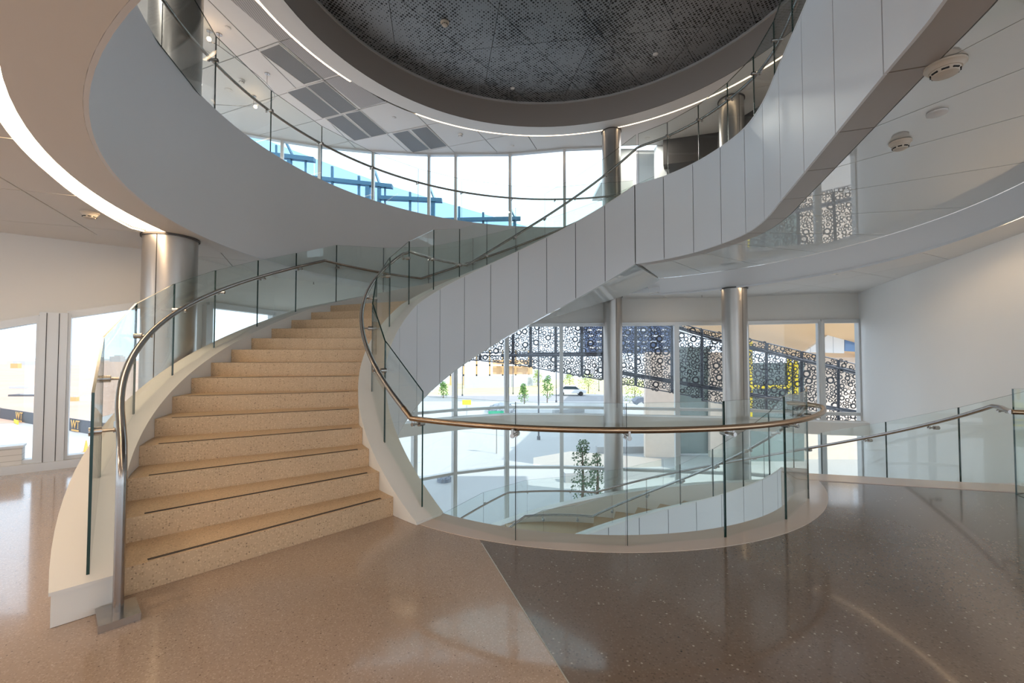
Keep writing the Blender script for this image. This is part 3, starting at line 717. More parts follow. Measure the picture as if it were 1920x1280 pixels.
bm = bmesh.new(); ringbox(bm, arange(-15.2, 165, 80), lambda a: rin(a)+.0102, lambda a: rin(a)+.0118, lambda a: max(zlt(a)-1.49, ZL1), lambda a: zlt(a)-.01); obj('joint_backing', bm, M['gap'], ls, smooth=True)
JL = [-15.5, -12.2, -2, 8.5, 20, 32, 44.5, 57, 70, 83, 96, 109, 122, 135, 150, 165]
for a0, a1 in zip(JL, JL[1:]):
    bm = bmesh.new(); ringbox(bm, arange(a0+.12, a1-.12, 6), rin, lambda a: rin(a)+.01, lambda a: max(zlt(a)-1.5, ZL1), zlt); obj('cladding_panel', bm, M['clad'], ls, smooth=True)
bm = bmesh.new(); ringbox(bm, LA, lambda a: rin(a)-.004, lambda a: rin(a)+.295, lambda a: zlt(a)+.001, lambda a: zlt(a)+.014); obj('stringer_cap', bm, M['white'], ls, smooth=True)
bm = bmesh.new(); ringbox(bm, LA, RO+.002, RO+.29, lambda a: max(zlt(a)-1.5, ZL1), zlt); obj('outer_stringer', bm, M['white'], ls, smooth=True)
bm = bmesh.new(); ringbox(bm, LA, lambda a: rin(a)+.02, RO+.27, lambda a: max(zlt(a)-1.52, ZL1), lambda a: max(zlt(a)-1.48, ZL1+.03)); obj('soffit', bm, M['white'], ls, smooth=True)
rl = lambda a: lerp([(-16, .875), (77, -1.86), (104, -1.86), (165, -3.75)], a)
gl = lambda a: lerp([(-16, 1.09), (77, -1.55), (104, -1.75), (165, -3.5)], a)
lo = thing('lower_outer_guardrail', 'glass guard with steel handrail on the far side of the lower staircase', 'railing')
LG = [-16.5, -4, 8.5, 21, 33.5, 46, 58.5, 71, 84, 97, 110, 123, 136, 150, 165]
for a0, a1 in zip(LG, LG[1:]):
    glass_panel(lo, pol(a0, RO+.14), pol(a1, RO+.14), (zlt(a0)-.02, zlt(a1)-.02), (gl(a0), gl(a1)))
ge = pol(-16.5, RO+.14); ge2 = onz(1905, 927, 0); ge3 = onz(2030, 975, 0)
glass_panel(lo, (ge2.x, ge2.y), ge, (0, 0), (1.09, 1.09)); glass_panel(lo, (ge3.x, ge3.y), (ge2.x, ge2.y), (0, 0), (1.09, 1.09))
r0 = onz(1896, 772, .87)
pts = [tuple(r0)] + [tuple(pol(a, RO-.25, rl(a))) for a in [-17.5] + arange(-16, 76.5, 46) + arange(77, 104, 12) + arange(104.4, 165, 26)]
bm = bmesh.new(); tube(bm, pts, .0225, 10); obj('handrail', bm, M['rail'], lo, smooth=True)
bm = bmesh.new(); r1 = onz(2060, 778, .87); tube(bm, [tuple(r0), tuple(r1)], .024, 10); obj('handrail_end', bm, M['bronze'], lo, smooth=True)
for a in LG[:-1]: bracket(lo, pol(a+.6, RO+.10-.2, rl(a)-.05), pol(a, RO-2))
li = thing('lower_inner_guardrail', 'glass guard with steel handrail on the near side of the lower staircase', 'railing')
LGI = [-15, 0, 13, 27, 41, 55, 69, 83, 97, 111, 125, 140, 155]
for a0, a1 in zip(LGI, LGI[1:]):
    glass_panel(li, pol(a0, rin(a0)+.15), pol(a1, rin(a1)+.15), (zlt(a0)-.02, zlt(a1)-.02), (gl(a0), gl(a1)))
pts = [tuple(pol(a, rin(a)+.32, rl(a))) for a in arange(-15, 76.5, 46) + arange(77, 104, 12) + arange(104.4, 155, 26)]
bm = bmesh.new(); tube(bm, pts, .0225, 10); obj('handrail', bm, M['rail'], li, smooth=True)
for a in LGI[1:-1]: bracket(li, pol(a, rin(a)+.2, rl(a)-.05), pol(a, 9))

# ================================================================== BALCONY GUARDS, UPPER LEVEL
bl = thing('balcony_guardrail', 'glass guard with dark handrail along the left edge of the upper balcony', 'railing')
BA = [270, 258, 246, 234, 222] + [solve_a(x, 5.03, 230, 160, lambda a: ZF+.6) for x in (291, 386, 404, 505)]
BA = arange(270, 59, 17)
jb = [solve_a(x, 5.03, 230, 75, lambda a: ZF+.6) for x in (404, 508, 603, 699, 784, 866, 960, 1040)]
BA = [270, 257, 244, 231, 218, 205] + [a for a in jb if a < 204] + [66]
for a0, a1 in zip(BA, BA[1:]): glass_panel(bl, pol(a0, 5.03), pol(a1, 5.03), (ZF+.0, ZF+.0), (ZF+1.08, ZF+1.08))
bm = bmesh.new(); tube(bm, [tuple(pol(a, 5.13, ZF+.80)) for a in arange(270, 66, 90)], .023, 10); obj('handrail', bm, M['rail'], bl, smooth=True)
for a in BA[1:-1]: bracket(bl, pol(a, 5.03, ZF+.745), pol(a, 9))
br = thing('walkway_guardrail', 'glass guard with dark handrail above the white cladding panels at upper right', 'railing')
GP = offset(RIGHT, -.15); RP2 = offset(RIGHT, -.25)
kk = sorted(set([0] + JK + [i1]))
for k0, k1 in zip(kk, kk[1:]): glass_panel(br, GP[k0], GP[k1], (ZF+.02, ZF+.02), (ZF+1.10, ZF+1.10))
bm = bmesh.new(); tube(bm, [tuple(pol(58.4, RRI, rz_(58.4)))] + [(p.x, p.y, ZF+.89) for p in RP2[1:]], .0235, 10); obj('handrail', bm, M['rail'], br, smooth=True)
for k in kk[1:-1]:
    p = GP[k]; t_ = (RIGHT[min(k+1, i1)]-RIGHT[max(k-1, 0)]).normalized(); bracket(br, Vector((p.x, p.y, ZF+.84)), p + Vector((-t_.y, t_.x)))

# ================================================================== CEILING FITTINGS
def quad_grille(pix, label, m, group, z=ZC3-.004, frame=True):
    P = [onz(x, y, z) for x, y in pix]; c_ = sum(P, Vector())/4
    t = thing('ceiling_grille', label, 'grille', group, loc=c_)
    u = P[1]-P[0]; ax = math.atan2(u.y, u.x)
    inv = Matrix.Rotation(-ax, 3, 'Z')
    Q = [inv @ (p-c_) for p in P]
    if frame:
        bm = bmesh.new(); R_ = [Vector((q.x*1.06+.0, q.y*1.04, 0)) for q in Q]
        for i in range(4):
            a, b, c2, d = Q[i], Q[(i+1) % 4], R_[(i+1) % 4], R_[i]
            loft(bm, [[a+Vector((0, 0, -.012)), d+Vector((0, 0, -.012)), d+Vector((0, 0, .004)), a+Vector((0, 0, .004))], [b+Vector((0, 0, -.012)), c2+Vector((0, 0, -.012)), c2+Vector((0, 0, .004)), b+Vector((0, 0, .004))]])
        f = obj('frame', bm, M['plastic'], t); f.rotation_euler.z = ax
    bm = bmesh.new(); prism(bm, [(q.x, q.y) for q in Q], -.006, .003); o = obj('mesh_face', bm, M[m], t); o.rotation_euler.z = ax
    return t
GL = [((487, 96), (523, 82), (603, 148), (570, 157)), ((539, 172), (573, 162), (637, 213), (605, 221)), ((576, 160.6), (606.6, 152), (670, 204), (639, 212)), ((612, 223), (642, 215), (694, 257), (665, 263)),
      ((647, 213), (675, 207), (726, 250), (697, 256)), ((736, 250), (764, 244), (805, 279), (774.5, 285.5)), ((771, 242.5), (800, 237), (838, 273), (808, 279))]
gn = ['single, nearest the balcony lamp', 'left one of the middle pair', 'right one of the middle pair', 'left one of the third pair', 'right one of the third pair', 'left one of the pair nearest the windows', 'right one of the pair nearest the windows']
for p, n in zip(GL, gn): quad_grille(p, 'dark grey ceiling air grille, ' + n, 'grille', 'dark ceiling grilles')
GS = [((433, 0), (478, 0), (547, 70), (523, 77)), ((526, 78), (548, 70), (636, 138), (607, 147)), ((610, 149.5), (640, 141), (722, 190), (677, 203))]
for p, n in zip(GS, ('at the top edge, finely slatted', 'beside the single dark grille', 'tapering end beside the oculus ring')): quad_grille(p, 'pale slatted ceiling grille ' + n, 'grille2', 'pale slatted grilles', frame=False)
def detector(px, py, z, label, r=.07, m='cream', slots=True):
    p = onz(px, py, z); t = thing('smoke_detector', label, 'smoke detector', 'smoke detectors', loc=p)
    bm = bmesh.new(); lathe(bm, [(r*1.15, 0), (r*1.15, -.012), (r, -.018), (r*.9, -.035)], n=24); obj('base', bm, M[m], t, smooth=True)
    bm = bmesh.new(); lathe(bm, [(r*.82, -.035), (r*.72, -.06), (r*.5, -.068), (.001, -.07)], n=24); obj('head', bm, M[m], t, smooth=True)
    if slots:
        for k in range(8):
            a = k*pi/4; bm = bmesh.new(); box(bm, (cos(a)*r*.74, sin(a)*r*.74, -.05), (.012, r*.4, .008), a); obj('vent_slot', bm, M['darkvent'], t)
    return t
detector(168, 398, ZC, 'smoke detector on the ceiling above the left windows')
detector(1772, 122, ZSOF, 'large smoke detector on the glossy soffit at top right', .085)
detector(1688, 266, ZSOF, 'smaller smoke detector on the glossy soffit, below the large one', .065)
detector(834, 42, ZOC-.01, 'smoke detector on the dark perforated oculus ceiling', .075)
detector(863, 252, ZC3, 'white smoke detector on the upper ceiling right of the grilles', .06, 'plastic')
detector(453, 150, ZC3, 'white smoke detector on the upper ceiling by the cable lamps', .06, 'plastic')
def disc(name, px, py, z, label, cat, r, m='plastic', group=None):
    bm = bmesh.new(); lathe(bm, [(r, .002), (r, -.01), (r*.85, -.016), (.001, -.018)], n=20)
    o = obj(name, bm, M[m], None, onz(px, py, z), smooth=True); return tag(o, label, cat, group)
disc('cover_plate', 1757, 211, ZSOF, 'round white sprinkler cover plate on the glossy soffit', 'cover plate', .06)
disc('cover_plate', 1229, 101, ZOC-.01, 'white round cover plate on the dark oculus ceiling at right', 'cover plate', .055)
disc('cover_plate', 961, 165, ZOC-.01, 'white round cover plate on the dark oculus ceiling near its edge', 'cover plate', .05)
disc('downlight', 961, 273, ZC3, 'small recessed downlight in the upper ceiling near the windows', 'downlight', .05)
disc('cover_plate', 739, 220, ZC3, 'white cover plate on the upper ceiling between two grille pairs', 'cover plate', .05)
disc('cover_plate', 427, 52, ZC3, 'white cover plate on the upper ceiling above the cable lamps', 'cover plate', .05)
disc('cover_plate', 1566, 514, ZC, 'flat round cover plate on the lower ceiling at right', 'cover plate', .05)
def sprinkler(px, py, z, label):
    p = onz(px, py, z); t = thing('sprinkler', label, 'sprinkler', 'sprinkler heads', loc=p)
    bm = bmesh.new(); lathe(bm, [(.03, 0), (.03, -.006)], n=14); obj('rosette', bm, M['plastic'], t)
    bm = bmesh.new(); tube(bm, [(0, 0, 0), (0, 0, -.05)], .009, 8); obj('stem', bm, M['steel'], t)
    bm = bmesh.new(); lathe(bm, [(.02, -.05), (.02, -.054)], n=14); obj('deflector', bm, M['steel'], t)
sprinkler(1316, 553, ZC, 'small sprinkler head below the lower ceiling near the right column')
sprinkler(588, 528, ZC, 'small sprinkler head under the ceiling seen through the outer stair glass')
# cable lamps on the upper ceiling
cab = thing('cable_light', 'thin curved cable track with small warm lamps under the upper ceiling', 'lamp')
st_ = [(393, 58), (411, 64), (501, 138), (476, 180)]
B = [onz(x, y, ZC3) for x, y in st_]
for b_ in B:
    bm = bmesh.new(); lathe(bm, [(.05, 0), (.05, -.012)], c=b_, n=16); tube(bm, [b_, b_ - Vector((0, 0, .22))], .006, 6); obj('standoff', bm, M['rail'], cab)
low = [b_ - Vector((0, 0, .22)) for b_ in B]
cp = smooth_path([low[0], low[1], (low[1]+low[2])/2 + Vector((.05, .1, 0)), low[2], low[2]*.5 + low[3]*.5 + Vector((.25, .1, 0)), low[3], onz(400, 196, ZC3-.22)], 6)
bm = bmesh.new(); tube(bm, cp, .007, 6); obj('cable', bm, M['rail'], cab, smooth=True)
for x, y in ((392, 73), (479, 200)):
    bm = bmesh.new(); bmesh.ops.create_uvsphere(bm, u_segments=12, v_segments=8, radius=.035, matrix=Matrix.Translation(onz(x, y, ZC3-.26))); obj('lamp', bm, M['lamp'], cab, smooth=True)

# fill lamps added over and behind the viewer to brighten the middle level
dn_ = [(-6.5, -3), (-2.2, -3), (2.2, -3), (6.5, -3), (-6.8, 1.6), (-4.4, 0.0)]
for i, (x, y) in enumerate(dn_):
    t = thing('ceiling_fill_lamp', 'added warm fill lamp in the ceiling ' + ('at the far left behind the viewer', 'left of centre behind the viewer', 'right of centre behind the viewer', 'at the far right behind the viewer', 'over the left window bay', 'left of the viewer beside the cove')[i], 'downlight', 'added fill lamps of the middle level', loc=(x, y, ZC))
    bm = bmesh.new(); lathe(bm, [(.11, -.002), (.11, -.012), (.085, -.014)], n=20); obj('trim_ring', bm, M['plastic'], t)
    la = bpy.data.lights.new('fill_light', 'AREA'); la.shape = 'DISK'; la.size = .16; la.energy = 50; la.color = (1, .78, .56)
    lo_ = bpy.data.objects.new('fill_light', la); COL.objects.link(lo_); lo_.parent = t; lo_.location = (0, 0, -.02)
for i, (a, r_) in enumerate(((205, 6.6), (165, 6.9), (157, 7.6), (60, 5.9), (35, 7.2), (5, 7.6), (-30, 7.0), (235, 7.2))):  # extra lamps added under the upper ceiling to lift the interior brightness
    p = pol(a, r_, ZC3, CO); t = thing('upper_fill_lamp', 'added fill lamp in the upper ceiling ' + ('above the left balcony', 'behind the cable lamps', 'by the left upper windows', 'near the slim column', 'over the dark bulkhead', 'by the right side wall', 'right of the walkway', 'above the near balcony')[i], 'downlight', 'added upper fill lamps', loc=p)
    bm = bmesh.new(); lathe(bm, [(.075, -.002), (.075, -.012), (.06, -.014)], n=16); obj('trim_ring', bm, M['plastic'], t)
    la = bpy.data.lights.new('fill_light', 'AREA'); la.shape = 'DISK'; la.size = .11; la.energy = 48; la.color = (1, .94, .87)
    lo_ = bpy.data.objects.new('fill_light', la); COL.objects.link(lo_); lo_.parent = t; lo_.location = (0, 0, -.02)
bm = bmesh.new(); ringbox(bm, arange(58, -38, 50), lambda a: lowR(a)+.025, lambda a: lowR(a)+.085, ZC+.03, ZC+.045)
tag(obj('cove_light', bm, M['led']), 'warm cove light tucked behind the drop band at right', 'light')
# white perimeter heater at the left window
hp = onz(6, 887, 0); ht = thing('floor_heater', 'white slatted floor heater cabinet below the left window', 'heater', loc=(hp.x, hp.y, 0))
hd = math.atan2(dW.y, dW.x)
bm = bmesh.new(); box(bm, (-.2, 0, .17), (.72, .16, .27)); o = obj('cabinet', bm, M['heater'], ht); o.rotation_euler.z = hd
bm = bmesh.new(); box(bm, (-.2, 0, .318), (.74, .18, .025)); o = obj('top', bm, M['frame'], ht); o.rotation_euler.z = hd
bm = bmesh.new(); lathe(bm, [(.05, 0), (.05, .008), (.018, .012), (.018, .05)], c=(.1, -.05, 0), n=14); o = obj('foot', bm, M['brassfoot'], ht); o.rotation_euler.z = hd

# ================================================================== OUTSIDE: perforated screens
scr = thing('perforated_screen', 'dark metal sun screen perforated with packed circles outside the back windows', 'screen')
SD = lambda x: lerp([(860, 19.), (1640, 15.)], x)
def circles(w, h, big):
    out = []; cell = .17; grid = {}
    def ok(x, y, r):
        gx, gy = int(x/cell), int(y/cell)
        for i in range(gx-2, gx+3):
            for j in range(gy-2, gy+3):
                for (a, b, c_) in grid.get((i, j), ()):
                    if (a-x)**2 + (b-y)**2 < (c_+r)**2: return False
        return True
    A = w*h
    for r, n, tr in ((.115, int(A*3.), 20), (.078, int(A*9), 20), (.058, int(A*70), 12), (.042, int(A*60), 7)):
        for _ in range(n):
            for _ in range(tr):
                x, y, rr = random.uniform(0, w), random.uniform(0, h), r*random.uniform(.9, 1.08)
                if ok(x, y, rr): grid.setdefault((int(x/cell), int(y/cell)), []).append((x, y, rr)); out.append((x, y, rr)); break
    return out
def poly_in(u, v, P):
    ins = False; j = len(P)-1
    for i in range(len(P)):
        if (P[i][1] > v) != (P[j][1] > v) and u < (P[j][0]-P[i][0])*(v-P[i][1])/(P[j][1]-P[i][1]) + P[i][0]: ins = not ins
        j = i
    return ins
def screen_panel(pix):
    D0 = [SD(x) for x, y in pix]; P = [atd(x, y, d) for (x, y), d in zip(pix, D0)]
    p0 = P[0]; u = Vector((P[1].x-p0.x, P[1].y-p0.y, 0)).normalized(); w = Vector((0, 0, 1))
    Q = [((p-p0).dot(u), (p-p0).dot(w)) for p in P]
    x0, x1 = min(q[0] for q in Q), max(q[0] for q in Q); y0, y1 = min(q[1] for q in Q), max(q[1] for q in Q)
    V, Fc = [], []
    n = 8
    nr = u.cross(w)*.02
    for cx, cy, r in circles(x1-x0, y1-y0, 1):
        cx += x0; cy += y0
        if not poly_in(cx, cy, Q): continue
        b = len(V)
        for k in range(n):
            a = 2*pi*k/n + cx*9
            for rr, off in ((r*.66, 0), (r*1.22, 0), (r*.66, 1)):
                V.append(p0 + u*(cx+cos(a)*rr) + w*(cy+sin(a)*rr) + nr*off)
        for k in range(n):
            k2 = (k+1) % n
            Fc.append((b+k*3, b+k2*3, b+k2*3+1, b+k*3+1)); Fc.append((b+k*3, b+k2*3, b+k2*3+2, b+k*3+2))
    me = bpy.data.meshes.new('perforated_panel'); me.from_pydata(V, [], Fc); me.materials.append(M['screen'])
    o = link('perforated_panel', me, scr)
    # rim
    bm = bmesh.new(); m_ = len(P)
    for i in range(m_):
        tube(bm, [P[i], P[(i+1) % m_]], .022, 4)
    obj('panel_frame', bm, M['screenpost'], o)
yl = lambda x: lerp([(840, 672), (940, 678), (1130, 712), (1350, 752), (1640, 800)], x)      # lower edge
yb = lambda x: lerp([(840, 664), (1130, 664), (1131, 693), (1350, 730), (1640, 778)], x)      # lower beam
yt = lambda x: lerp([(840, 560), (1200, 592), (1268, 618), (1356, 640), (1400, 650), (1612, 700), (1660, 712)], x)     # upper beam
yu = lambda x: lerp([(840, 548), (1200, 582), (1268, 606), (1356, 626), (1400, 634), (1612, 684), (1660, 696)], x)     # upper edge
SX = [868, 900, 962, 995, 1042, 1091, 1131, 1192, 1260, 1316, 1374, 1437, 1503, 1572, 1640]
for x0, x1 in zip(SX, SX[1:]):
    x0 += 2; x1 -= 2
    if x1 < 1320: screen_panel([(x0, yb(x0)+3), (x1, yb(x1)+3), (x1, yl(x1)), (x0, yl(x0))] if x1 < 1135 else [(x0, yb(x0)+3), (x1, yb(x1)+3), (x1, yl(x1)), (x0, yl(x0))])
    else: screen_panel([(x0, yb(x0)+3), (x1, yb(x1)+3), (x1, yl(x1)+4), (x0, yl(x0)+4)])
    screen_panel([(x0, yb(x0)-3), (x1, yb(x1)-3), (x1, yt(x1)+3), (x0, yt(x0)+3)])
    if x0 > 1190: screen_panel([(x0, yt(x0)-2), (x1, yt(x1)-2), (x1, yu(x1)), (x0, yu(x0))])
def sbar(name, a, b, r): 
    bm = bmesh.new(); tube(bm, [atd(a[0], a[1], SD(a[0])+.08), atd(b[0], b[1], SD(b[0])+.08)], r, 6); obj(name, bm, M['screenpost'], scr)
sbar('beam', (940, 666), (1131, 664), .085); sbar('beam', (1131, 693), (1350, 730), .08); sbar('beam', (1350, 730), (1640, 778), .08)
sbar('beam', (1200, 592), (1356, 640), .07); sbar('beam', (1400, 650), (1640, 706), .09); sbar('beam', (1356, 640), (1400, 650), .09)
for x in SX: sbar('post', (x, yl(x)), (x, yu(x) if x > 1190 else 570), .045)

# neighbouring wing
wing = thing('wood_wing', 'neighbouring building with orange wood soffit and white siding beyond the right windows', 'building')
def pixprism(name, pix, D, depth, m, parent):
    bm = bmesh.new(); A = [atd(x, y, D) for x, y in pix]; B_ = [p + Vector((p.x*.0, depth, 0)) for p in A]
    loft(bm, [A, B_]); return obj(name, bm, M[m], parent)
bm = bmesh.new(); A = [atd(1220, 575, 24), atd(1660, 560, 17.5), atd(1660, 720, 30), atd(1470, 668, 30), atd(1290, 618, 30)]
f = [v + Vector((0, 0, .4)) for v in A]; loft(bm, [A, f]); obj('wood_soffit', bm, M['wood'], wing)
pixprism('siding', [(1508, 660), (1583, 606), (1583, 662)], 23.5, .2, 'siding', wing)
pixprism('blue_window', [(1584, 604), (1622, 590), (1622, 660), (1584, 658)], 23.5, .2, 'blueglass', wing)
pixprism('storefront', [(1395, 680), (1508, 680), (1508, 900), (1395, 900)], 25, .2, 'greenglass', wing)
for q in (((1401, 640), (1411, 640), (1411, 800), (1401, 800)), ((1478, 668), (1484, 668), (1484, 740), (1478, 740)), ((1490, 672), (1497, 672), (1497, 740), (1490, 740)), ((1411, 722), (1480, 722), (1480, 728), (1411, 728))):
    pixprism('yellow_frame', q, 24.8, .1, 'yellow', wing)
pixprism('brick_wall', [(1508, 670), (1640, 670), (1640, 900), (1508, 900)], 25.5, .3, 'brick', wing)
pixprism('brick_wall', [(1210, 660), (1268, 660), (1268, 868), (1210, 868)], 26, .3, 'brick', wing)
pixprism('brick_wall', [(1332, 660), (1395, 660), (1395, 868), (1332, 868)], 26, .3, 'brick', wing)
pixprism('glass_bay', [(1268, 650), (1332, 650), (1332, 850), (1268, 850)], 26.4, .2, 'greenglass', wing)
bm = bmesh.new(); prism(bm, [(10.5, 19), (14.5, 18.5), (24, 60), (20, 60)], 4.2, 8.2); obj('shadow_mass', bm, M['siding'], wing)  # unseen block added above the wing to cast shade on the plaza
nv = thing('navy_building', 'dark blue facade seen through the screen right of the slim column', 'building')
pixprism('facade', [(1096, 560), (1262, 560), (1262, 664), (1096, 660)], 40, 3, 'navy', nv)
for r_ in range(5):
    for c_ in range(9):
        x = 1104 + c_*17 + random.uniform(-3, 3); y = 606 + r_*11
        pixprism('window', [(x, y), (x+random.uniform(7, 13), y), (x+8, y+3), (x, y+3)], 39.8, .15, 'carwhite', nv)

# trees, lamps, signs, car
def crown(bm, c_, r, n, s, squash=1.2):
    for _ in range(n):
        d = Vector((random.gauss(0, 1), random.gauss(0, 1), random.gauss(0, 1))).normalized()*r*random.uniform(.25, 1)**.5; d.z *= squash
        nrm = Vector((random.gauss(0, 1), random.gauss(0, 1), random.gauss(0, 1))).normalized(); t_ = nrm.orthogonal().normalized()*s; b_ = nrm.cross(t_)*.6
        p = c_ + d; bm.faces.new([bm.verts.new(p+t_), bm.verts.new(p+b_), bm.verts.new(p-t_), bm.verts.new(p-b_)])
def tree(px, py, top, label, m, r, n=380, s=.12, cb=.35):
    b = onz(px, py, ZL1); h = atd(px, top, b.y).z - ZL1; t = thing('tree', label, 'tree', 'plaza trees', loc=b)
    bm = bmesh.new(); tube(bm, [(0, 0, 0), (.03, 0, h*.5), (0, 0, h*.9)], [.07, .05, .02], 6); obj('trunk', bm, M['bark'], t)
    bm = bmesh.new()
    for k in range(4): crown(bm, Vector((random.uniform(-.2, .2)*r, random.uniform(-.2, .2)*r, h*(cb + (1-cb)*(k+.5)/4))), r*(1-.17*k), n//4, s)
    o = obj('foliage', bm, M[m], t); o['kind'] = 'stuff'
tree(983, 757, 722, 'young green street tree left of the slim column, standing alone', 'leaf', .75)
tree(1026, 755, 706, 'young tree beside the parked white car', 'leaf', .8)
tree(1103, 737, 706, 'yellow-green tree just left of the slim column', 'leaf2', 1.9)
tree(1068, 728, 702, 'small pale tree behind the white car', 'leaf2', 1.2)
tree(831, 746, 718, 'small green tree below the stair underside at left', 'leaf', .8)
tree(1190, 752, 722, 'low olive tree seen right of the slim column', 'leaf2', 2.2, cb=.2)
tree(1008, 724, 695, 'pale tree near the lamp post in the back', 'leaf2', 1.1)
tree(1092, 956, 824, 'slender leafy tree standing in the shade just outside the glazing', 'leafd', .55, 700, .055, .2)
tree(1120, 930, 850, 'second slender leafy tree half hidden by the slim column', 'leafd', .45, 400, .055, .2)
def post(px, py, top, label, r=.06):
    b = onz(px, py, ZL1); h = atd(px, top, b.y).z - ZL1; t = thing('lamp_post', label, 'lamp post', 'street lamp posts', loc=b)
    bm = bmesh.new(); lathe(bm, [(r*2, 0), (r*2, .25), (r, .3), (r*.8, h)], n=10); obj('pole', bm, M['screenpost'], t)
    bm = bmesh.new(); box(bm, (.25, 0, h), (.7, .25, .1)); obj('lamp_head', bm, M['screenpost'], t)
post(1010, 824, 600, 'tall lamp post nearest the glazing, between two windows'); post(962, 739, 640, 'lamp post behind the dark shrub'); post(1043, 754, 640, 'lamp post next to the white car'); post(1123, 733, 640, 'lamp post beside the yellow-green tree'); post(867, 742, 640, 'lamp post at the left of the plaza')
def sign(px, py, top, w, h, m, label, name='street_sign'):
    b = onz(px, py, ZL1); z = atd(px, top, b.y).z - ZL1; t = thing(name, label, 'sign', loc=b)
    bm = bmesh.new(); tube(bm, [(0, 0, 0), (0, 0, z)], .03, 6); obj('post', bm, M['steel'], t)
    bm = bmesh.new(); box(bm, (0, -.04, z), (w, .03, h)); obj('sign_plate', bm, M[m], t)
sign(875, 778, 754, .9, .5, 'yellow', 'yellow rectangular road sign on the plaza')
sign(931, 800, 774, 1.4, .36, 'green', 'green street name sign in front of the dark shrub')
sign(931, 850, 797, .5, .5, 'red', 'small red sign on a thin post on the plaza')
cb_ = onz(1070, 741, ZL1); car = thing('parked_car', 'white parked car beyond the young trees', 'car', loc=cb_)
bm = bmesh.new(); loft(bm, [[Vector((x, y, z)) for x, z in ((-2.2, .35), (2.2, .35), (2.25, .8), (1.3, .95), (.7, 1.45), (-1., 1.5), (-1.9, 1.0), (-2.25, .85))] for y in (-.85, .85)]); obj('body', bm, M['carwhite'], car)
bm = bmesh.new(); loft(bm, [[Vector((x, y, z)) for x, z in ((1.15, .98), (.65, 1.4), (-.95, 1.43), (-1.6, 1.0))] for y in (-.87, .87)]); obj('side_glass', bm, M['darkglass'], car)
for x in (-1.4, 1.4):
    for y in (-.8, .8):
        bm = bmesh.new(); tube(bm, [(x, y-.1, .33), (x, y+.1, .33)], .33, 14); obj('wheel', bm, M['tyre'], car)
for px, py, w, h, lb in ((940, 778, 2.6, 1.3, 'dark leafy shrub mound on the plaza behind the green sign'), (833, 902, .7, .35, 'small dark dome sculpture on the sunlit paving')):
    b = onz(px, py, ZL1); bm = bmesh.new()
    crown(bm, Vector((0, 0, h*.4)), w*.55, 700, w*.05, h/w); lathe(bm, [(w*.5, 0), (w*.48, h*.5), (w*.3, h*.85), (.01, h)], n=14)
    tag(obj('shrub', bm, M['shrub'], None, b), lb, 'shrub')
b = onz(1195, 782, ZL1); arch = []
bm = bmesh.new(); loft(bm, [[Vector((x*.95+dx, y, z)) for x, y, z in ((cos(t_)*1.5, -.6, sin(t_)*2.), (cos(t_)*1.5, .6, sin(t_)*2.), (cos(t_)*1.1, .6, sin(t_)*1.55), (cos(t_)*1.1, -.6, sin(t_)*1.55))] for t_, dx in ((pi*k/10, k*.06) for k in range(8))])
tag(obj('arch_sculpture', bm, M['shrub'], None, b), 'grey curved arch sculpture on the plaza right of the slim column', 'sculpture')
def wallrun(a, b_, h, label, m='concrete', th=.4):
    p, q = onz(*a, ZL1), onz(*b_, ZL1); bm = bmesh.new(); wallquad(bm, p, q, ZL1, ZL1+h, th); tag(obj('planter_wall', bm, M[m]), label, 'wall')
wallrun((1040, 778), (1096, 773), .5, 'low concrete planter wall behind the edge beam')
wallrun((1060, 905), (1290, 893), .45, 'low planter wall in the shade outside the glazing')
wallrun((1120, 850), (1290, 848), .4, 'second low planter wall farther out in the shade')
# site hoarding and construction behind
sc_ = thing('building_frame', 'unfinished steel and timber building frame at the back left of the plaza', 'building')
bz = onz(905, 722, ZL1); 
for i in range(8):
    bm = bmesh.new(); box(bm, (bz.x-9+i*2.6, bz.y, ZL1+3.5), (.3, .3, 7)); obj('post', bm, M['machine'], sc_)
for z in (2, 4, 6, 7):
    bm = bmesh.new(); box(bm, (bz.x, bz.y, ZL1+z), (20, .3, .35)); obj('beam', bm, M['carwhite'], sc_)
bm = bmesh.new(); box(bm, (bz.x+6, bz.y+2, ZL1+2.5), (8, 3, 5)); obj('timber_wall', bm, M['paletimber'], sc_)
def hoarding(pts, h, label, m='fence'):
    t = thing('site_fence', label, 'fence'); P = [onz(x, y, ZL1) for x, y in pts]
    for p, q in zip(P, P[1:]):
        bm = bmesh.new(); wallquad(bm, p, q, ZL1, ZL1+h, .06); obj('mesh_panel', bm, M[m], t)
        bm = bmesh.new(); tube(bm, [p, p + Vector((0, 0, h+.1))], .04, 6); obj('post', bm, M['steel'], t)
    return t
hoarding([(870, 728), (960, 726), (1012, 722)], 2.2, 'low blue-grey site fence in front of the unfinished frame', 'palefence')
FP = [(-60, 778), (0, 784.5), (66, 796), (108, 803), (175, 815), (300, 836)]
lf = hoarding(FP, 1.0, 'dark mesh fence with orange WT letters outside the left windows')
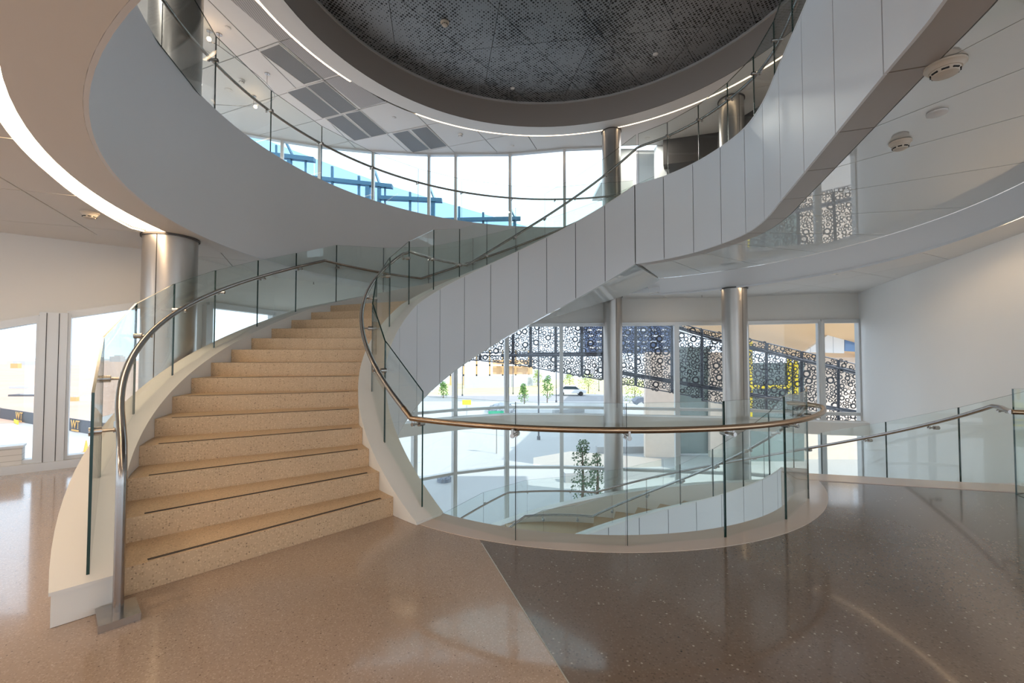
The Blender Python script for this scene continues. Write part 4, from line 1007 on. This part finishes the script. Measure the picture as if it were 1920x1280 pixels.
def fence_letters(k, f, size):
    p, q = onz(*FP[k], ZL1), onz(*FP[k+1], ZL1); c_ = p.lerp(q, f); a = math.atan2(q.y-p.y, q.x-p.x); nn = Vector((sin(a), -cos(a), 0))*.1
    cu = bpy.data.curves.new('lettering', 'FONT'); cu.body = 'WT'; cu.size = size; cu.extrude = .01; cu.align_x = 'CENTER'
    tmp = bpy.data.objects.new('lettering', cu); COL.objects.link(tmp); dg = bpy.context.evaluated_depsgraph_get(); me = bpy.data.meshes.new_from_object(tmp.evaluated_get(dg)); bpy.data.objects.remove(tmp)
    me.materials.clear(); me.materials.append(M['bannerlet'])
    link('lettering', me, lf, Matrix.Translation(c_ + nn + Vector((0, 0, .27))) @ Matrix.Rotation(a, 4, 'Z') @ Matrix.Rotation(pi/2, 4, 'X'))
    bm = bmesh.new(); box(bm, (c_.x+nn.x, c_.y+nn.y, ZL1+c_.z-ZL1+.13), (size*1.3, .03, .12), a); obj('banner_bar', bm, M['bannerlet'], lf)
fence_letters(1, .6, .95); fence_letters(3, .55, .95)
b = onz(30, 794, ZL1); bm = bmesh.new(); box(bm, (b.x, b.y, ZL1+.16), (1.9, .06, .32), -.6); tag(obj('barrier_board', bm, M['yellow'], None), 'yellow barrier board in front of the dark mesh fence', 'barrier')
b = onz(161, 848, ZL1); bm = bmesh.new(); lathe(bm, [(.2, 0), (.2, .04), (.13, .05), (.03, .75)], n=12); tag(obj('traffic_cone', bm, M['orange'], None, b), 'orange traffic cone on the pavement left', 'cone')
# site clutter
for i, (px, py, w, h, m, lb) in enumerate(((30, 690, 3.2, 2.6, 'machine', 'brown excavator body on the site at far left'), (120, 705, 1.6, 1.2, 'machine', 'small brown crate on the site behind the pier'), (163, 752, 1.2, .8, 'brick', 'tan block pallet on the site'), (140, 752, .8, .7, 'machine', 'small brown drum on the site'), (45, 728, 3.5, .5, 'far', 'grey pipe bundle on the site'), (55, 742, 4, .35, 'fence', 'dark low pipe stack on the dirt'), (220, 678, 9, 5.5, 'far', 'grey site shed behind the stair glass'), (100, 684, 30, 3, 'far', 'distant long low building at the horizon left'), (-60, 683, 30, 4, 'far', 'distant pale building at the far left'), (440, 690, 12, 4, 'navy', 'dark parked truck seen through the stair glass'), (470, 684, 40, 5, 'far', 'distant block behind the outer stair glass'))):
    b = onz(px, py, ZL1); t = thing('site_object', lb, 'site object', loc=b)
    bm = bmesh.new(); box(bm, (0, 0, h*.4), (w, w*.5, h*.8)); obj('body', bm, M[m], t)
    bm = bmesh.new(); box(bm, (w*.12, 0, h*.9), (w*.5, w*.4, h*.2)); obj('upper_body', bm, M['far'], t)
# ================================================================== OUTSIDE: stepped blue canopy seen through the upper windows
can = thing('glass_canopy', 'stepped blue steel and glass canopy outside the upper windows', 'canopy')
def cq(pix, D): return [atd(x, y, D) for x, y in pix]
CD = 16.
for (x0, y0, x1, y1, w) in ((503, 290, 590, 300, 8), (588, 334, 736, 350, 7), (712, 371, 829, 376, 7), (815, 413, 976, 410, 6)):
    bm = bmesh.new(); a, b = atd(x0, y0, CD), atd(x1, y1, CD); s = w*CD/FPX/2
    loft(bm, [[p + Vector((0, dy, dz)) for dy, dz in ((-.1, -s), (.1, -s), (.1, s), (-.1, s))] for p in (a, b)]); obj('beam', bm, M['canopysteel'], can)
for (x, y0, y1, w) in ((543, 292, 330, 7), (711, 350, 400, 6), (812, 375, 425, 7), (965, 410, 450, 6), (518, 272, 300, 3), (573, 294, 335, 3), (623, 312, 360, 4), (673, 330, 380, 4), (722, 352, 400, 3), (769, 360, 415, 4), (861, 387, 430, 4), (906, 398, 440, 4), (998, 425, 450, 3)):
    bm = bmesh.new(); a, b = atd(x, y0, CD), atd(x, y1, CD); s = w*CD/FPX/2
    loft(bm, [[p + Vector((dx, dy, 0)) for dx, dy in ((-s, -s), (s, -s), (s, s), (-s, s))] for p in (a, b)]); obj('post', bm, M['canopysteel'], can)
for (xa, ya, xb, yb_) in ((537, 268, 549, 292), (703, 320, 713, 348), (806, 350, 815, 374), (956, 388, 966, 408)):
    bm = bmesh.new(); tube(bm, [atd(xa, ya, CD), atd(xb, yb_, CD)], .05, 6); obj('strut', bm, M['canopysteel'], can)
for x in (560, 690):
    p = atd(x, 345, CD); bm = bmesh.new(); box(bm, (p.x, p.y, (p.z+ZL1)/2), (.16, .16, p.z-ZL1)); obj('leg', bm, M['canopysteel'], can)
for (x0, y0, x1, y1) in ((430, 236, 588, 296), (590, 297, 712, 342), (713, 342, 815, 374), (816, 374, 1060, 446)):
    bm = bmesh.new(); A = cq([(x0, y0), (x1, y1), (x1, 470), (x0, 470)], CD+.3); loft(bm, [A, [p+Vector((0, .03, 0)) for p in A]]); obj('glass_sheet', bm, M['canopyglass'], can)
